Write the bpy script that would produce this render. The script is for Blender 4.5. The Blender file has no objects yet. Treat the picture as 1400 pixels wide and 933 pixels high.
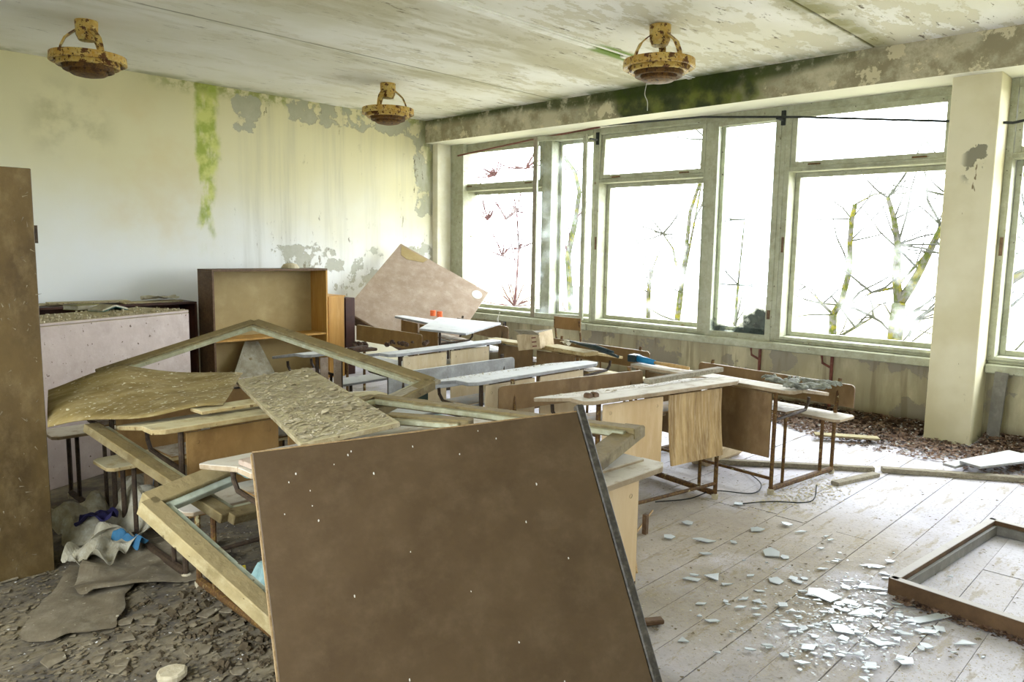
import bpy, bmesh, math, random
from mathutils import Vector, Matrix, noise as mnoise
random.seed(7)
D = bpy.data; SC = bpy.context.scene; COL = SC.collection
R = math.radians
# ------------------------------------------------------------------ camera
FPX, YAW, PITCH, ROLL, HC = 1038.5, R(43.878), R(-6.962), R(0.881), 1.55
cy, sy, cp, sp = math.cos(YAW), math.sin(YAW), math.cos(PITCH), math.sin(PITCH)
FW = Vector((cy*cp, sy*cp, sp)); RT = Vector((sy, -cy, 0)); UP = RT.cross(FW)
c_, s_ = math.cos(ROLL), math.sin(ROLL)
RT, UP = c_*RT + s_*UP, -s_*RT + c_*UP
CAM = Vector((0, 0, HC))
cam = D.cameras.new('camera'); cam.sensor_width = 36; cam.lens = FPX/1400*36; cam.clip_start = .05; cam.clip_end = 300
camo = D.objects.new('camera', cam); COL.objects.link(camo)
m3 = Matrix((RT, UP, -FW)).transposed(); camo.matrix_world = Matrix.Translation(CAM) @ m3.to_4x4()
SC.camera = camo
def at(px, py, x=None, y=None, z=None):
    r = FW*FPX + RT*(px-700) - UP*(py-466.5)
    t = (x/r.x) if x is not None else (y/r.y) if y is not None else (z-HC)/r.z
    return CAM + r*t
# ------------------------------------------------------------------ world: pale overcast sky, and daylight portals in the window openings
w = D.worlds.new('overcast'); SC.world = w; w.use_nodes = True
bg = w.node_tree.nodes['Background']; bg.inputs[0].default_value = (.945, .97, 1.0, 1); bg.inputs[1].default_value = 18.5
SC.view_settings.view_transform = 'Standard'; SC.view_settings.look = 'None'; SC.view_settings.gamma = 1
SC.view_settings.exposure = 0.0
SC.view_settings.use_curve_mapping = False
try:
    SC.cycles.use_denoising = True; SC.cycles.max_bounces = 9; SC.cycles.diffuse_bounces = 7; SC.cycles.transparent_max_bounces = 12
    SC.cycles.sample_clamp_indirect = 12
except Exception: pass
def portal(name, loc, rot, sx, sy_):
    l = D.lights.new(name, 'AREA'); l.shape = 'RECTANGLE'; l.size = sx; l.size_y = sy_; l.cycles.is_portal = True
    o = D.objects.new(name, l); COL.objects.link(o); o.location = loc; o.rotation_euler = rot; return o
portal('daylight_portal', (7.56, 5.0, 1.8), (R(90), 0, R(90)), 6.6, 2.35)
portal('daylight_portal', (7.56, -.6, 1.8), (R(90), 0, R(90)), 4.6, 2.35)
portal('daylight_portal', (-1.25, 1.85, 1.75), (R(90), 0, R(-90)), 2.5, 2.3)  # portal for the added opening behind the camera
# ------------------------------------------------------------------ node helpers
def s2l(c): return tuple((v/12.92 if v <= .04045 else ((v+.055)/1.055)**2.4) for v in [x/255 for x in c])+(1,)
class NB:
    def __init__(s, name):
        s.m = D.materials.new(name); s.m.use_nodes = True; s.t = s.m.node_tree; s.n = s.t.nodes; s.l = s.t.links
        s.b = s.n['Principled BSDF']; s.geo = s.n.new('ShaderNodeNewGeometry'); s.tc = s.n.new('ShaderNodeTexCoord')
        sx = s.n.new('ShaderNodeSeparateXYZ'); s.l.new(s.geo.outputs['Position'], sx.inputs[0]); s.P = sx.outputs
        sn = s.n.new('ShaderNodeSeparateXYZ'); s.l.new(s.geo.outputs['Normal'], sn.inputs[0]); s.N = sn.outputs
    def set(s, inp, v):
        if hasattr(v, 'links') or isinstance(v, bpy.types.NodeSocket): s.l.new(v, inp)
        else: inp.default_value = v
    def math(s, op, a, b=0., c=0., clamp=False):
        n = s.n.new('ShaderNodeMath'); n.operation = op; n.use_clamp = clamp
        for i, v in enumerate((a, b, c)): s.set(n.inputs[i], v)
        return n.outputs[0]
    def vec(s, world=False, sc=(1,1,1)):
        n = s.n.new('ShaderNodeMapping'); n.inputs['Scale'].default_value = sc
        s.l.new(s.geo.outputs['Position'] if world else s.tc.outputs['Object'], n.inputs[0]); return n.outputs[0]
    def noise(s, scale, detail=4, world=False, sc=(1,1,1), rough=.55, dist=0.):
        n = s.n.new('ShaderNodeTexNoise'); s.l.new(s.vec(world, sc), n.inputs['Vector'])
        n.inputs['Scale'].default_value = scale; n.inputs['Detail'].default_value = detail
        n.inputs['Roughness'].default_value = rough; n.inputs['Distortion'].default_value = dist; return n.outputs['Fac']
    def ramp(s, f, a, b):     # smooth step a..b
        n = s.n.new('ShaderNodeMapRange'); n.interpolation_type = 'SMOOTHSTEP'; s.set(n.inputs[0], f)
        n.inputs[1].default_value = a; n.inputs[2].default_value = b; return n.outputs[0]
    def mix(s, f, a, b):
        n = s.n.new('ShaderNodeMix'); n.data_type = 'RGBA'; s.set(n.inputs[0], f)
        s.set(n.inputs[6], a if not isinstance(a, tuple) or len(a) == 4 else s2l(a)); s.set(n.inputs[7], b if not isinstance(b, tuple) or len(b) == 4 else s2l(b)); return n.outputs[2]
    def box(s, c, lo, hi, soft):   # 1 inside lo..hi with soft edges
        return s.math('MULTIPLY', s.ramp(c, lo-soft, lo+soft), s.math('SUBTRACT', 1., s.ramp(c, hi-soft, hi+soft)))
    def mul(s, *a):
        r = a[0]
        for b in a[1:]: r = s.math('MULTIPLY', r, b)
        return r
    def bump(s, h, st, dist=.01):
        n = s.n.new('ShaderNodeBump'); n.inputs['Strength'].default_value = st; n.inputs['Distance'].default_value = dist
        s.l.new(h, n.inputs['Height']); s.l.new(n.outputs[0], s.b.inputs['Normal'])
    def out(s, col, rough=.8, spec=.3):
        s.set(s.b.inputs['Base Color'], col if not isinstance(col, tuple) else s2l(col)); s.set(s.b.inputs['Roughness'], rough)
        s.b.inputs['Specular IOR Level'].default_value = spec; return s.m
MATS = {}
def pm(name, base, dark, light=None, scale=6, sc=(1,1,1), rough=.8, bump=.25, dust=None, dust_amt=.6, speck=None, speck_scale=60, speck_t=.68, spec=.3, patch=None, patch_scale=5, patch_t=.6):
    if name in MATS: return MATS[name]
    n = NB(name); a = n.noise(scale, 8, sc=sc, rough=.65); col = n.mix(n.ramp(a, .22, .72), dark, base)
    if light: col = n.mix(n.math('MULTIPLY', n.ramp(n.noise(scale*3.1, 8, sc=sc, rough=.7), .42, .8), .7), col, light)
    if patch: col = n.mix(n.ramp(n.noise(patch_scale, 7, rough=.65), patch_t, patch_t+.05), col, patch)
    f = n.noise(speck_scale, 3)
    if speck: col = n.mix(n.ramp(f, speck_t, speck_t+.04), col, speck)
    if dust:
        up = n.ramp(n.N[2], .35, .9); dn = n.ramp(n.noise(9, 7, world=True, rough=.7), .62-dust_amt*.45, .8-dust_amt*.35)
        col = n.mix(n.math('MULTIPLY', up, dn), col, dust)
    n.bump(n.math('ADD', n.noise(scale*5, 5, sc=sc), f), bump, .004)
    MATS[name] = n.out(col, rough, spec); return MATS[name]
DUST = (196, 188, 168)
# ------------------------------------------------------------------ materials
def wood_mats():
    pm('dark veneer', (84, 67, 45), (70, 54, 34), (98, 82, 60), 3.5, (1,1,.5), .5, .15, speck=(168,160,138), speck_scale=38, speck_t=.78)
    pm('cabinet veneer', (94, 76, 42), (66, 51, 27), (122, 106, 72), 4, (1,1,.6), .6, .5, speck=(150,140,110), speck_scale=30, speck_t=.74)
    pm('brown panel', (128, 102, 68), (98, 76, 48), (150, 126, 92), 3, (1,1,.5), .55, .1, dust=DUST)
    pm('plywood', (216, 190, 148), (194, 162, 116), (228, 208, 172), 2.4, (2,2,.4), .65, .12, dust=DUST, speck=(150,120,80), speck_scale=22, speck_t=.76)
    pm('weathered plywood', (190, 160, 110), (120, 92, 52), (222, 200, 160), 4.5, (5,5,.35), .75, .3, dust=DUST)
    pm('pale plywood', (222, 204, 168), (202, 180, 140), (232, 220, 194), 2.4, (2,2,.5), .65, .12, dust=DUST, speck=(150,120,80), speck_scale=22, speck_t=.74)
    pm('tan sash wood', (158, 142, 100), (112, 98, 62), (184, 172, 134), 6, (1,1,1), .8, .5, speck=(82,68,40), speck_scale=30, speck_t=.68, dust=(150,134,96), dust_amt=.6)
    pm('ochre panel', (138, 106, 60), (106, 78, 40), (158, 128, 80), 2.5, (1,1,.6), .55, .1, dust=DUST)
    pm('desk top', (168, 150, 122), (126, 106, 78), (192, 178, 154), 5, rough=.75, bump=.3, dust=(200,194,180), dust_amt=.8, speck=(108,98,80), speck_scale=48, speck_t=.66)
    pm('pale desk top', (160, 162, 164), (126, 124, 118), (182, 184, 186), 5, rough=.7, bump=.3, dust=(206,208,208), dust_amt=.9, speck=(120,112,98), speck_scale=50, speck_t=.7)
    pm('mossy desk top', (170, 150, 104), (126, 104, 60), (200, 186, 146), 5, rough=.85, bump=.5, dust=(188,178,140), dust_amt=.7, speck=(106,88,52), speck_scale=44, speck_t=.62)
    pm('rusted tube', (96, 66, 34), (60, 40, 26), (150, 122, 52), 22, rough=.7, bump=.3, patch=(160,150,110), patch_scale=14, patch_t=.6)
    pm('dark tube', (66, 52, 38), (44, 34, 26), (96, 80, 56), 20, rough=.65, bump=.2)
    pm('sash paint', (164, 164, 136), (128, 124, 96), (188, 190, 168), 7, rough=.6, bump=.4, speck=(86,76,56), speck_scale=34, speck_t=.69, patch=(128,116,88), patch_scale=6, patch_t=.62, dust=(150,134,96), dust_amt=.35)
    pm('bare sash wood', (124, 110, 74), (84, 70, 42), (150, 138, 104), 6, (1,1,1), .8, .5, speck=(70,56,34), speck_scale=30, speck_t=.66, dust=(122,106,68), dust_amt=.6)
    pm('grey old wood', (150, 142, 122), (108, 98, 78), (182, 176, 158), 8, (6,1,6), .85, .5)
    pm('window frame paint', (170, 172, 148), (142, 142, 116), (188, 190, 170), 6, rough=.55, bump=.35, speck=(74,62,44), speck_scale=26, speck_t=.69, patch=(126,110,80), patch_scale=5, patch_t=.67)
    pm('white laminate', (186, 170, 160), (164, 148, 138), (200, 188, 180), 3, rough=.6, bump=.3, speck=(92,72,58), speck_scale=30, speck_t=.655, dust=(150,138,100), dust_amt=.95)
    pm('chipboard', (176, 158, 140), (150, 130, 112), (196, 182, 166), 3, rough=.85, bump=.3, speck=(120,98,78), speck_scale=90, speck_t=.64)
    pm('orange veneer', (190, 146, 74), (160, 116, 52), (206, 168, 100), 2.5, (4,4,.4), .5, .08)
    pm('dark red cabinet', (66, 36, 24), (44, 24, 16), (84, 50, 34), 4, rough=.5, bump=.1)
    pm('fibreboard', (178, 158, 112), (158, 138, 94), (190, 172, 128), 1.6, rough=.75, bump=.1, speck=(116,92,56), speck_scale=12, speck_t=.78)
    pm('dusty sheet', (142, 124, 76), (104, 86, 44), (176, 164, 126), 2.6, (1,2.5,1), .85, .6, speck=(206,198,170), speck_scale=28, speck_t=.66)
    pm('dusty board', (158, 146, 112), (118, 102, 66), (196, 188, 162), 7, rough=.9, bump=.7, speck=(96,82,54), speck_scale=40, speck_t=.62, dust=(176,166,130), dust_amt=.7)
    pm('board edge', (150, 126, 90), (114, 90, 56), (178, 156, 120), 20, rough=.85, bump=.4)
    pm('black edging', (62, 58, 50), (40, 36, 30), (110, 104, 92), 16, rough=.6, bump=.4)
    pm('lamp enamel', (196, 172, 96), (166, 120, 34), (206, 192, 140), 9, rough=.45, bump=.3, patch=(88,52,20), patch_scale=17, patch_t=.515, speck=(60,34,16), speck_scale=40, speck_t=.64)
    pm('lamp rust', (104, 72, 28), (56, 36, 18), (140, 104, 44), 16, rough=.6, bump=.5, speck=(58,34,18), speck_scale=40, speck_t=.6)
    pm('paper', (178, 172, 150), (128, 120, 96), (200, 198, 184), 6, rough=.9, bump=.2, patch=(132,118,86), patch_scale=6, patch_t=.62)
    pm('blue print', (58, 112, 144), (44, 84, 116), None, 8, rough=.8, bump=.1)
    pm('navy cloth', (38, 34, 78), (26, 24, 50), None, 8, rough=.9, bump=.2)
    pm('teal cover', (28, 92, 84), (18, 66, 62), None, 8, rough=.6, bump=.1)
    pm('olive cover', (126, 120, 66), (98, 92, 48), None, 8, rough=.7, bump=.1)
    pm('lino', (122, 112, 92), (92, 82, 62), (146, 138, 118), 5, rough=.85, bump=.4, speck=(170,164,142), speck_scale=36, speck_t=.68)
    pm('plaster', (190, 180, 152), (160, 148, 118), (208, 200, 176), 10, rough=.95, bump=.6)
    pm('red oxide pipe', (112, 60, 48), (84, 44, 34), (134, 96, 80), 12, rough=.6, bump=.2)
    pm('pipe brown', (104, 78, 54), (74, 54, 38), (132, 112, 84), 12, rough=.6, bump=.2)
    pm('tool blue', (30, 128, 176), (20, 96, 140), None, 10, rough=.4, bump=.05)
    pm('tool dark', (34, 52, 56), (24, 34, 36), (60,74,66), 16, rough=.5, bump=.1)
    pm('wood handle', (190, 158, 104), (160, 126, 76), None, 8, (1,6,1), .6, .1)
    pm('glove cloth', (128, 130, 116), (66, 66, 54), (196, 200, 190), 9, rough=.9, bump=.5)
    pm('orange tin', (214, 92, 48), (196, 66, 34), (238, 190, 90), 30, rough=.4, bump=.05)
    pm('bark litter', (70, 50, 34), (40, 28, 20), (100, 78, 56), 18, rough=.95, bump=.6)
    pm('cardboard', (190, 172, 138), (156, 134, 100), (206, 190, 160), 6, (1,5,1), .85, .3)
    pm('green cushion', (160, 190, 186), (120, 156, 152), (200, 216, 212), 4, rough=.6, bump=.1)
    pm('dark green', (44, 66, 56), (30, 46, 40), None, 6, rough=.6, bump=.1)
    pm('yellow card', (206, 186, 60), (170, 146, 40), None, 6, rough=.7, bump=.1)
    pm('steel grey', (120, 118, 110), (96, 92, 84), (140, 138, 130), 6, rough=.5, bump=.1)
    pm('cable rubber', (46, 50, 46), (34, 36, 34), None, 10, rough=.6, bump=.05)
    pm('white cord', (214, 214, 206), (190, 190, 180), None, 10, rough=.8, bump=.05)
wood_mats()
def mat_shard():
    n = NB('shard glass'); n.out(n.mix(n.noise(5, 3), (170, 180, 184), (206, 212, 214)), .3, .4)
    return n.m
MATS['shard'] = mat_shard()
def mat_pane(name, moss=False):
    n = NB(name); n.n.remove(n.b); o = n.n['Material Output']
    tr = n.n.new('ShaderNodeBsdfTransparent'); tr.inputs[0].default_value = (.96, .98, 1.0, 1)
    gl = n.n.new('ShaderNodeBsdfGlossy'); gl.inputs['Roughness'].default_value = .08
    fr = n.n.new('ShaderNodeFresnel'); fr.inputs[0].default_value = 1.45
    mx = n.n.new('ShaderNodeMixShader'); n.l.new(n.math('MULTIPLY', fr.outputs[0], n.math('SUBTRACT', 1., n.geo.outputs['Backfacing'])), mx.inputs[0]); n.l.new(tr.outputs[0], mx.inputs[1]); n.l.new(gl.outputs[0], mx.inputs[2])
    df = n.n.new('ShaderNodeBsdfDiffuse'); tl = n.n.new('ShaderNodeBsdfTranslucent')
    a = n.n.new('ShaderNodeAddShader'); m2 = n.n.new('ShaderNodeMixShader')
    if moss:
        c = n.mix(n.noise(14, 5), (14, 15, 12), (52, 58, 52)); n.l.new(c, df.inputs[0]); n.l.new(c, tl.inputs[0])
        h = n.math('SUBTRACT', n.P[2], n.math('MULTIPLY', n.ramp(n.P[1], 3.85, 3.5), .26))
        f = n.ramp(n.math('ADD', n.math('SUBTRACT', .80, h), n.math('MULTIPLY', n.math('SUBTRACT', n.noise(7, 6), .5), .5)), -.02, .12)
    else:
        df.inputs[0].default_value = (.8, .85, .86, 1); tl.inputs[0].default_value = (.8, .85, .86, 1)
        f = n.math('MULTIPLY', n.ramp(n.noise(3, 5), .45, .8), .12)
    n.l.new(df.outputs[0], a.inputs[0]); n.l.new(tl.outputs[0], a.inputs[1])
    n.l.new(n.math('MULTIPLY', f, .9 if moss else 1.), m2.inputs[0]); n.l.new(mx.outputs[0], m2.inputs[1]); n.l.new(a.outputs[0], m2.inputs[2])
    n.l.new(m2.outputs[0], o.inputs[0]); return n.m
MATS['pane'] = mat_pane('dusty window glass'); MATS['moss pane'] = mat_pane('mossy window glass', True)
def mat_wall_left():
    n = NB('damp limewash'); X, Z = n.P[0], n.P[2]
    big = n.noise(.9, 5, True); streak = n.noise(.9, 7, True, (5, 1, .25), .65); fine = n.noise(9, 7, True, rough=.65)
    up = n.ramp(n.math('ADD', Z, n.math('MULTIPLY', n.math('SUBTRACT', big, .5), 1.6)), 1.0, 2.7)
    col = n.mix(up, (224, 227, 226), (214, 208, 170))  # whitish low, yellower above: tint of the light painted into the wall
    col = n.mix(n.mul(n.ramp(streak, .45, .8), n.ramp(X, 3.6, 4.6), .6), col, (160, 160, 144))
    col = n.mix(n.mul(n.ramp(n.noise(1.6, 5, True), .45, .7), n.box(X, 2.7, 3.8, .3), n.box(Z, 1.5, 3.1, .3), .35), col, (206, 186, 136))
    # damp smudge
    d = n.mul(n.box(X, 2.15, 2.75, .2), n.box(Z, 2.45, 3.0, .2), n.ramp(n.noise(3, 6, True), .4, .65), .55)
    col = n.mix(d, col, (138, 134, 96))
    # algae run below the leak
    wob = n.math('MULTIPLY', n.math('SUBTRACT', n.noise(5, 5, True), .5), .16)
    xs = n.math('ADD', X, wob)
    taper = n.math('MULTIPLY', n.ramp(Z, 3.0, 1.4), .10)
    alg = n.mul(n.ramp(xs, 3.64, 3.70), n.math('SUBTRACT', 1., n.ramp(n.math('ADD', xs, taper), 3.88, 3.96)), n.ramp(Z, 1.35, 1.9), n.ramp(n.math('ADD', n.noise(7, 7, True, (1, 1, .5)), n.math('MULTIPLY', n.ramp(Z, 1.6, 3.1), .2)), .46, .66))
    col = n.mix(n.math('MULTIPLY', alg, .85), col, n.mix(n.ramp(n.noise(9, 6, True), .35, .65), (140, 158, 44), (196, 202, 112)))
    col = n.mix(n.mul(n.ramp(Z, 3.1, 3.24), n.ramp(X, 3.0, 3.6), n.ramp(fine, .4, .6), .8), col, (132, 140, 66))
    # plaster blown off
    w1 = n.mul(n.box(X, 4.05, 4.45, .09), n.box(Z, 2.78, 3.24, .1)); w2 = n.mul(n.ramp(X, 4.4, 4.9), n.box(Z, 2.97, 3.3, .07), .9)
    w3 = n.mul(n.ramp(X, 6.45, 6.8), n.box(Z, 1.9, 3.3, .2)); w4 = n.mul(n.ramp(X, 4.3, 5.6), n.box(Z, .9, 1.45, .2), .85); w5 = n.mul(n.ramp(X, 3.9, 4.8), n.box(Z, 1.15, 1.6, .12), .8)
    wm = n.math('MAXIMUM', n.math('MAXIMUM', w1, w2), n.math('MAXIMUM', w3, n.math('MAXIMUM', w4, w5)))
    pe = n.ramp(n.math('ADD', n.math('MULTIPLY', n.noise(4.5, 8, True, rough=.62), .6), n.math('MULTIPLY', wm, .26)), .51, .53)
    col = n.mix(n.math('MULTIPLY', pe, .85), col, n.mix(fine, (140, 140, 122), (184, 184, 168)))
    cr = n.mul(n.ramp(n.noise(8, 10, True, (1.6, 1, .6), .74), .615, .63), n.ramp(X, 3.7, 4.4), n.math('MAXIMUM', n.ramp(Z, 2.1, 1.2), n.ramp(n.noise(1.1, 3, True), .5, .62)))
    col = n.mix(n.math('MULTIPLY', cr, .8), col, (116, 108, 84))
    col = n.mix(n.mul(n.ramp(X, 6.55, 6.9), n.ramp(Z, 1.6, 3.0), n.ramp(n.noise(5, 7, True, (1,1,.3)), .42, .6), .8), col, (128, 132, 84))
    col = n.mix(n.mul(n.ramp(X, 4.9, 5.9), n.ramp(Z, 1.35, .7), .6), col, (196, 186, 128))
    n.bump(n.math('SUBTRACT', n.math('MULTIPLY', fine, .3), n.math('ADD', pe, cr)), .6, .008); return n.out(col, .9, .2)
def mat_beam():
    n = NB('damp beam plaster'); Y, Z = n.P[1], n.P[2]
    fine = n.noise(8, 8, True, rough=.65)
    col = n.mix(n.ramp(n.noise(2.6, 10, True, rough=.72), .40, .6), (146, 138, 112), (192, 186, 160))
    col = n.mix(n.ramp(n.noise(5, 9, True, rough=.7), .55, .58), col, (204, 196, 164))
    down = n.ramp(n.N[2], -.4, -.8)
    g = n.mul(n.box(Y, 3.25, 5.55, .3), n.ramp(n.math('ADD', n.noise(2.6, 6, True), n.math('MULTIPLY', n.box(Y, 3.9, 4.9, .5), .35)), .42, .62), n.math('SUBTRACT', 1., down))
    col = n.mix(n.math('MULTIPLY', g, .93), col, n.mix(n.ramp(n.noise(4, 5, True), .4, .62), (34, 48, 12), (100, 108, 44)))
    e = n.mul(n.ramp(n.math('ADD', Z, n.math('MULTIPLY', n.box(Y, 3.0, 6.2, .4), .06)), 3.15, 3.25), n.box(Y, 2.6, 8.3, .3), n.ramp(fine, .3, .5), n.math('SUBTRACT', 1., down))
    col = n.mix(n.math('MULTIPLY', e, .85), col, (52, 64, 22))
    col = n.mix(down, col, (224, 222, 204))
    cr = n.ramp(n.noise(9, 9, True, (1, 1.5, .6), .7), .68, .7); col = n.mix(n.math('MULTIPLY', cr, .6), col, (84, 76, 56))
    n.bump(n.math('ADD', fine, cr), .5, .006); return n.out(col, .9, .2)
def mat_ceiling():
    n = NB('peeling ceiling paint'); X, Y = n.P[0], n.P[1]
    dry = n.ramp(n.math('ADD', X, n.math('MULTIPLY', Y, -.8)), -3.5, 3.0)
    col = n.mix(n.ramp(n.noise(.8, 5, True, (1,1.5,1)), .35, .65), (222, 220, 206), (236, 235, 229))
    pe = n.ramp(n.math('ADD', n.noise(2.9, 11, True, (.6, 1.5, 1), .72), n.math('MULTIPLY', dry, .10)), .60, .615)
    col = n.mix(n.mul(pe, n.math('ADD', .2, n.math('MULTIPLY', dry, .42))), col, (198, 192, 164))
    sm = n.math('MAXIMUM', n.box(Y, 5.92, 5.95, .012), n.box(Y, 2.405, 2.435, .012)); sm = n.mul(sm, n.ramp(n.noise(3, 5, True), .25, .5)); col = n.mix(n.math('MULTIPLY', sm, .9), col, (96, 90, 62))
    sw = n.mul(n.box(Y, 5.9, 6.25, .15), n.ramp(n.noise(2, 7, True, (.4, 2, 1)), .45, .62), .55); col = n.mix(sw, col, (168, 162, 122))
    sh = n.mul(n.box(Y, 4.3, 5.2, .35), n.ramp(n.noise(1.7, 7, True, (.4, 1.8, 1)), .36, .6), .75); col = n.mix(sh, col, (186, 180, 150))
    edge = n.mul(n.ramp(n.noise(6.5, 10, True, (.5, 2.4, 1), .75), .60, .615), n.ramp(n.noise(1.3, 3, True), .45, .55))
    col = n.mix(n.mul(edge, n.math('ADD', .35, n.math('MULTIPLY', dry, .5))), col, (96, 84, 60))
    # algae where the seam leaks, and a green rim along the beam
    g = n.mul(n.box(Y, 4.08, 4.27, .03), n.box(X, 5.3, 6.0, .12), n.ramp(n.noise(6, 6, True), .25, .4)); col = n.mix(n.math('MULTIPLY', g, .85), col, (104, 138, 24))
    g2 = n.mul(n.ramp(X, 6.55, 6.85), n.box(Y, 2.6, 8.2, .3), n.ramp(n.noise(3, 6, True), .38, .6)); col = n.mix(n.math('MULTIPLY', g2, .8), col, (92, 108, 40))
    g3 = n.mul(n.ramp(Y, 8.0, 8.28), n.ramp(n.noise(3, 6, True), .4, .6)); col = n.mix(n.math('MULTIPLY', g3, .6), col, (136, 142, 90))
    g4 = n.mul(n.box(Y, 2.25, 2.5, .12), n.ramp(n.noise(3, 7, True), .3, .55)); col = n.mix(n.math('MULTIPLY', g4, .75), col, (128, 124, 70))
    n.bump(n.math('ADD', pe, n.math('MULTIPLY', edge, -1.)), .5, .006); return n.out(col, .9, .2)
def mat_wall_window():
    n = NB('stained dado plaster'); Y, Z = n.P[1], n.P[2]
    col = n.mix(n.ramp(n.noise(1.7, 7, True, (1, 1, .35), .6), .42, .6), (166, 158, 128), (204, 196, 160))
    pe = n.ramp(n.noise(2.2, 9, True, rough=.6), .53, .545); col = n.mix(n.mul(pe, .85), col, (146, 140, 124))
    st = n.ramp(n.noise(2.5, 6, True, (1, 6, .5)), .5, .66); col = n.mix(n.math('MULTIPLY', st, .55), col, (124, 114, 88))
    col = n.mix(n.mul(n.ramp(Z, .16, .02), .7), col, (98, 84, 62))
    n.bump(n.math('SUBTRACT', n.noise(14, 5, True), pe), .5, .006); return n.out(col, .9, .2)
def mat_column():
    n = NB('column paint'); col = n.mix(n.ramp(n.noise(1.4, 5, True), .4, .65), (202, 194, 158), (216, 210, 180))
    ch = n.mul(n.ramp(n.noise(4.2, 9, True, rough=.55), .60, .61), n.box(n.P[2], 2.15, 2.85, .05), n.box(n.P[1], 1.55, 1.72, .03)); col = n.mix(ch, col, (136, 132, 112))
    col = n.mix(n.ramp(n.noise(26, 4, True, (1, 1, .3)), .7, .74), col, (128, 114, 84))
    n.bump(n.math('MULTIPLY', ch, -1.), .5, .006); return n.out(col, .85, .2)
def mat_floor():
    n = NB('worn painted boards'); X, Y = n.P[0], n.P[1]
    oi = n.n.new('ShaderNodeObjectInfo').outputs['Random']
    col = n.mix(n.ramp(n.noise(1.4, 6, True), .35, .65), (190, 187, 194), (212, 210, 218))
    col = n.mix(n.math('MULTIPLY', oi, .22), col, (176, 170, 172))
    col = n.mix(n.ramp(n.noise(7, 8, True, (.5, 2, 1), .7), .55, .62), col, (176, 168, 160))
    # sand and crumbled plaster trodden across the middle
    s = n.mul(n.ramp(n.math('ADD', n.noise(1.3, 8, True, rough=.65), n.math('MULTIPLY', n.box(Y, 1.4, 3.0, .5), .14)), .42, .6), n.box(X, 2.4, 4.5, .4), n.ramp(Y, .2, 1.4)); col = n.mix(n.math('MULTIPLY', s, .62), col, n.mix(n.noise(14, 6, True), (128, 114, 84), (178, 164, 130)))
    sp = n.ramp(n.noise(60, 4, True), .56, .66); col = n.mix(n.math('MULTIPLY', sp, .35), col, (120, 108, 82))
    # some dirt, mostly painted shade: floor browned under the desks, thick on the cabinet side
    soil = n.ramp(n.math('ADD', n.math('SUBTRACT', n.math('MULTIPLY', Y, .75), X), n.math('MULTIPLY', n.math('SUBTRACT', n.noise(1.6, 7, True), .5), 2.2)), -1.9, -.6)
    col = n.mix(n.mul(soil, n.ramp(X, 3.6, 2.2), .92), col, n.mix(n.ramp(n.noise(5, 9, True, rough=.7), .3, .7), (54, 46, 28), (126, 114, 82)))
    n.bump(n.math('ADD', n.noise(30, 5, True), n.noise(6, 5, True)), .5, .006); return n.out(col, .75, .3)
MW, MB_, MC, MD, MK, MF = mat_wall_left(), mat_beam(), mat_ceiling(), mat_wall_window(), mat_column(), mat_floor()
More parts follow.
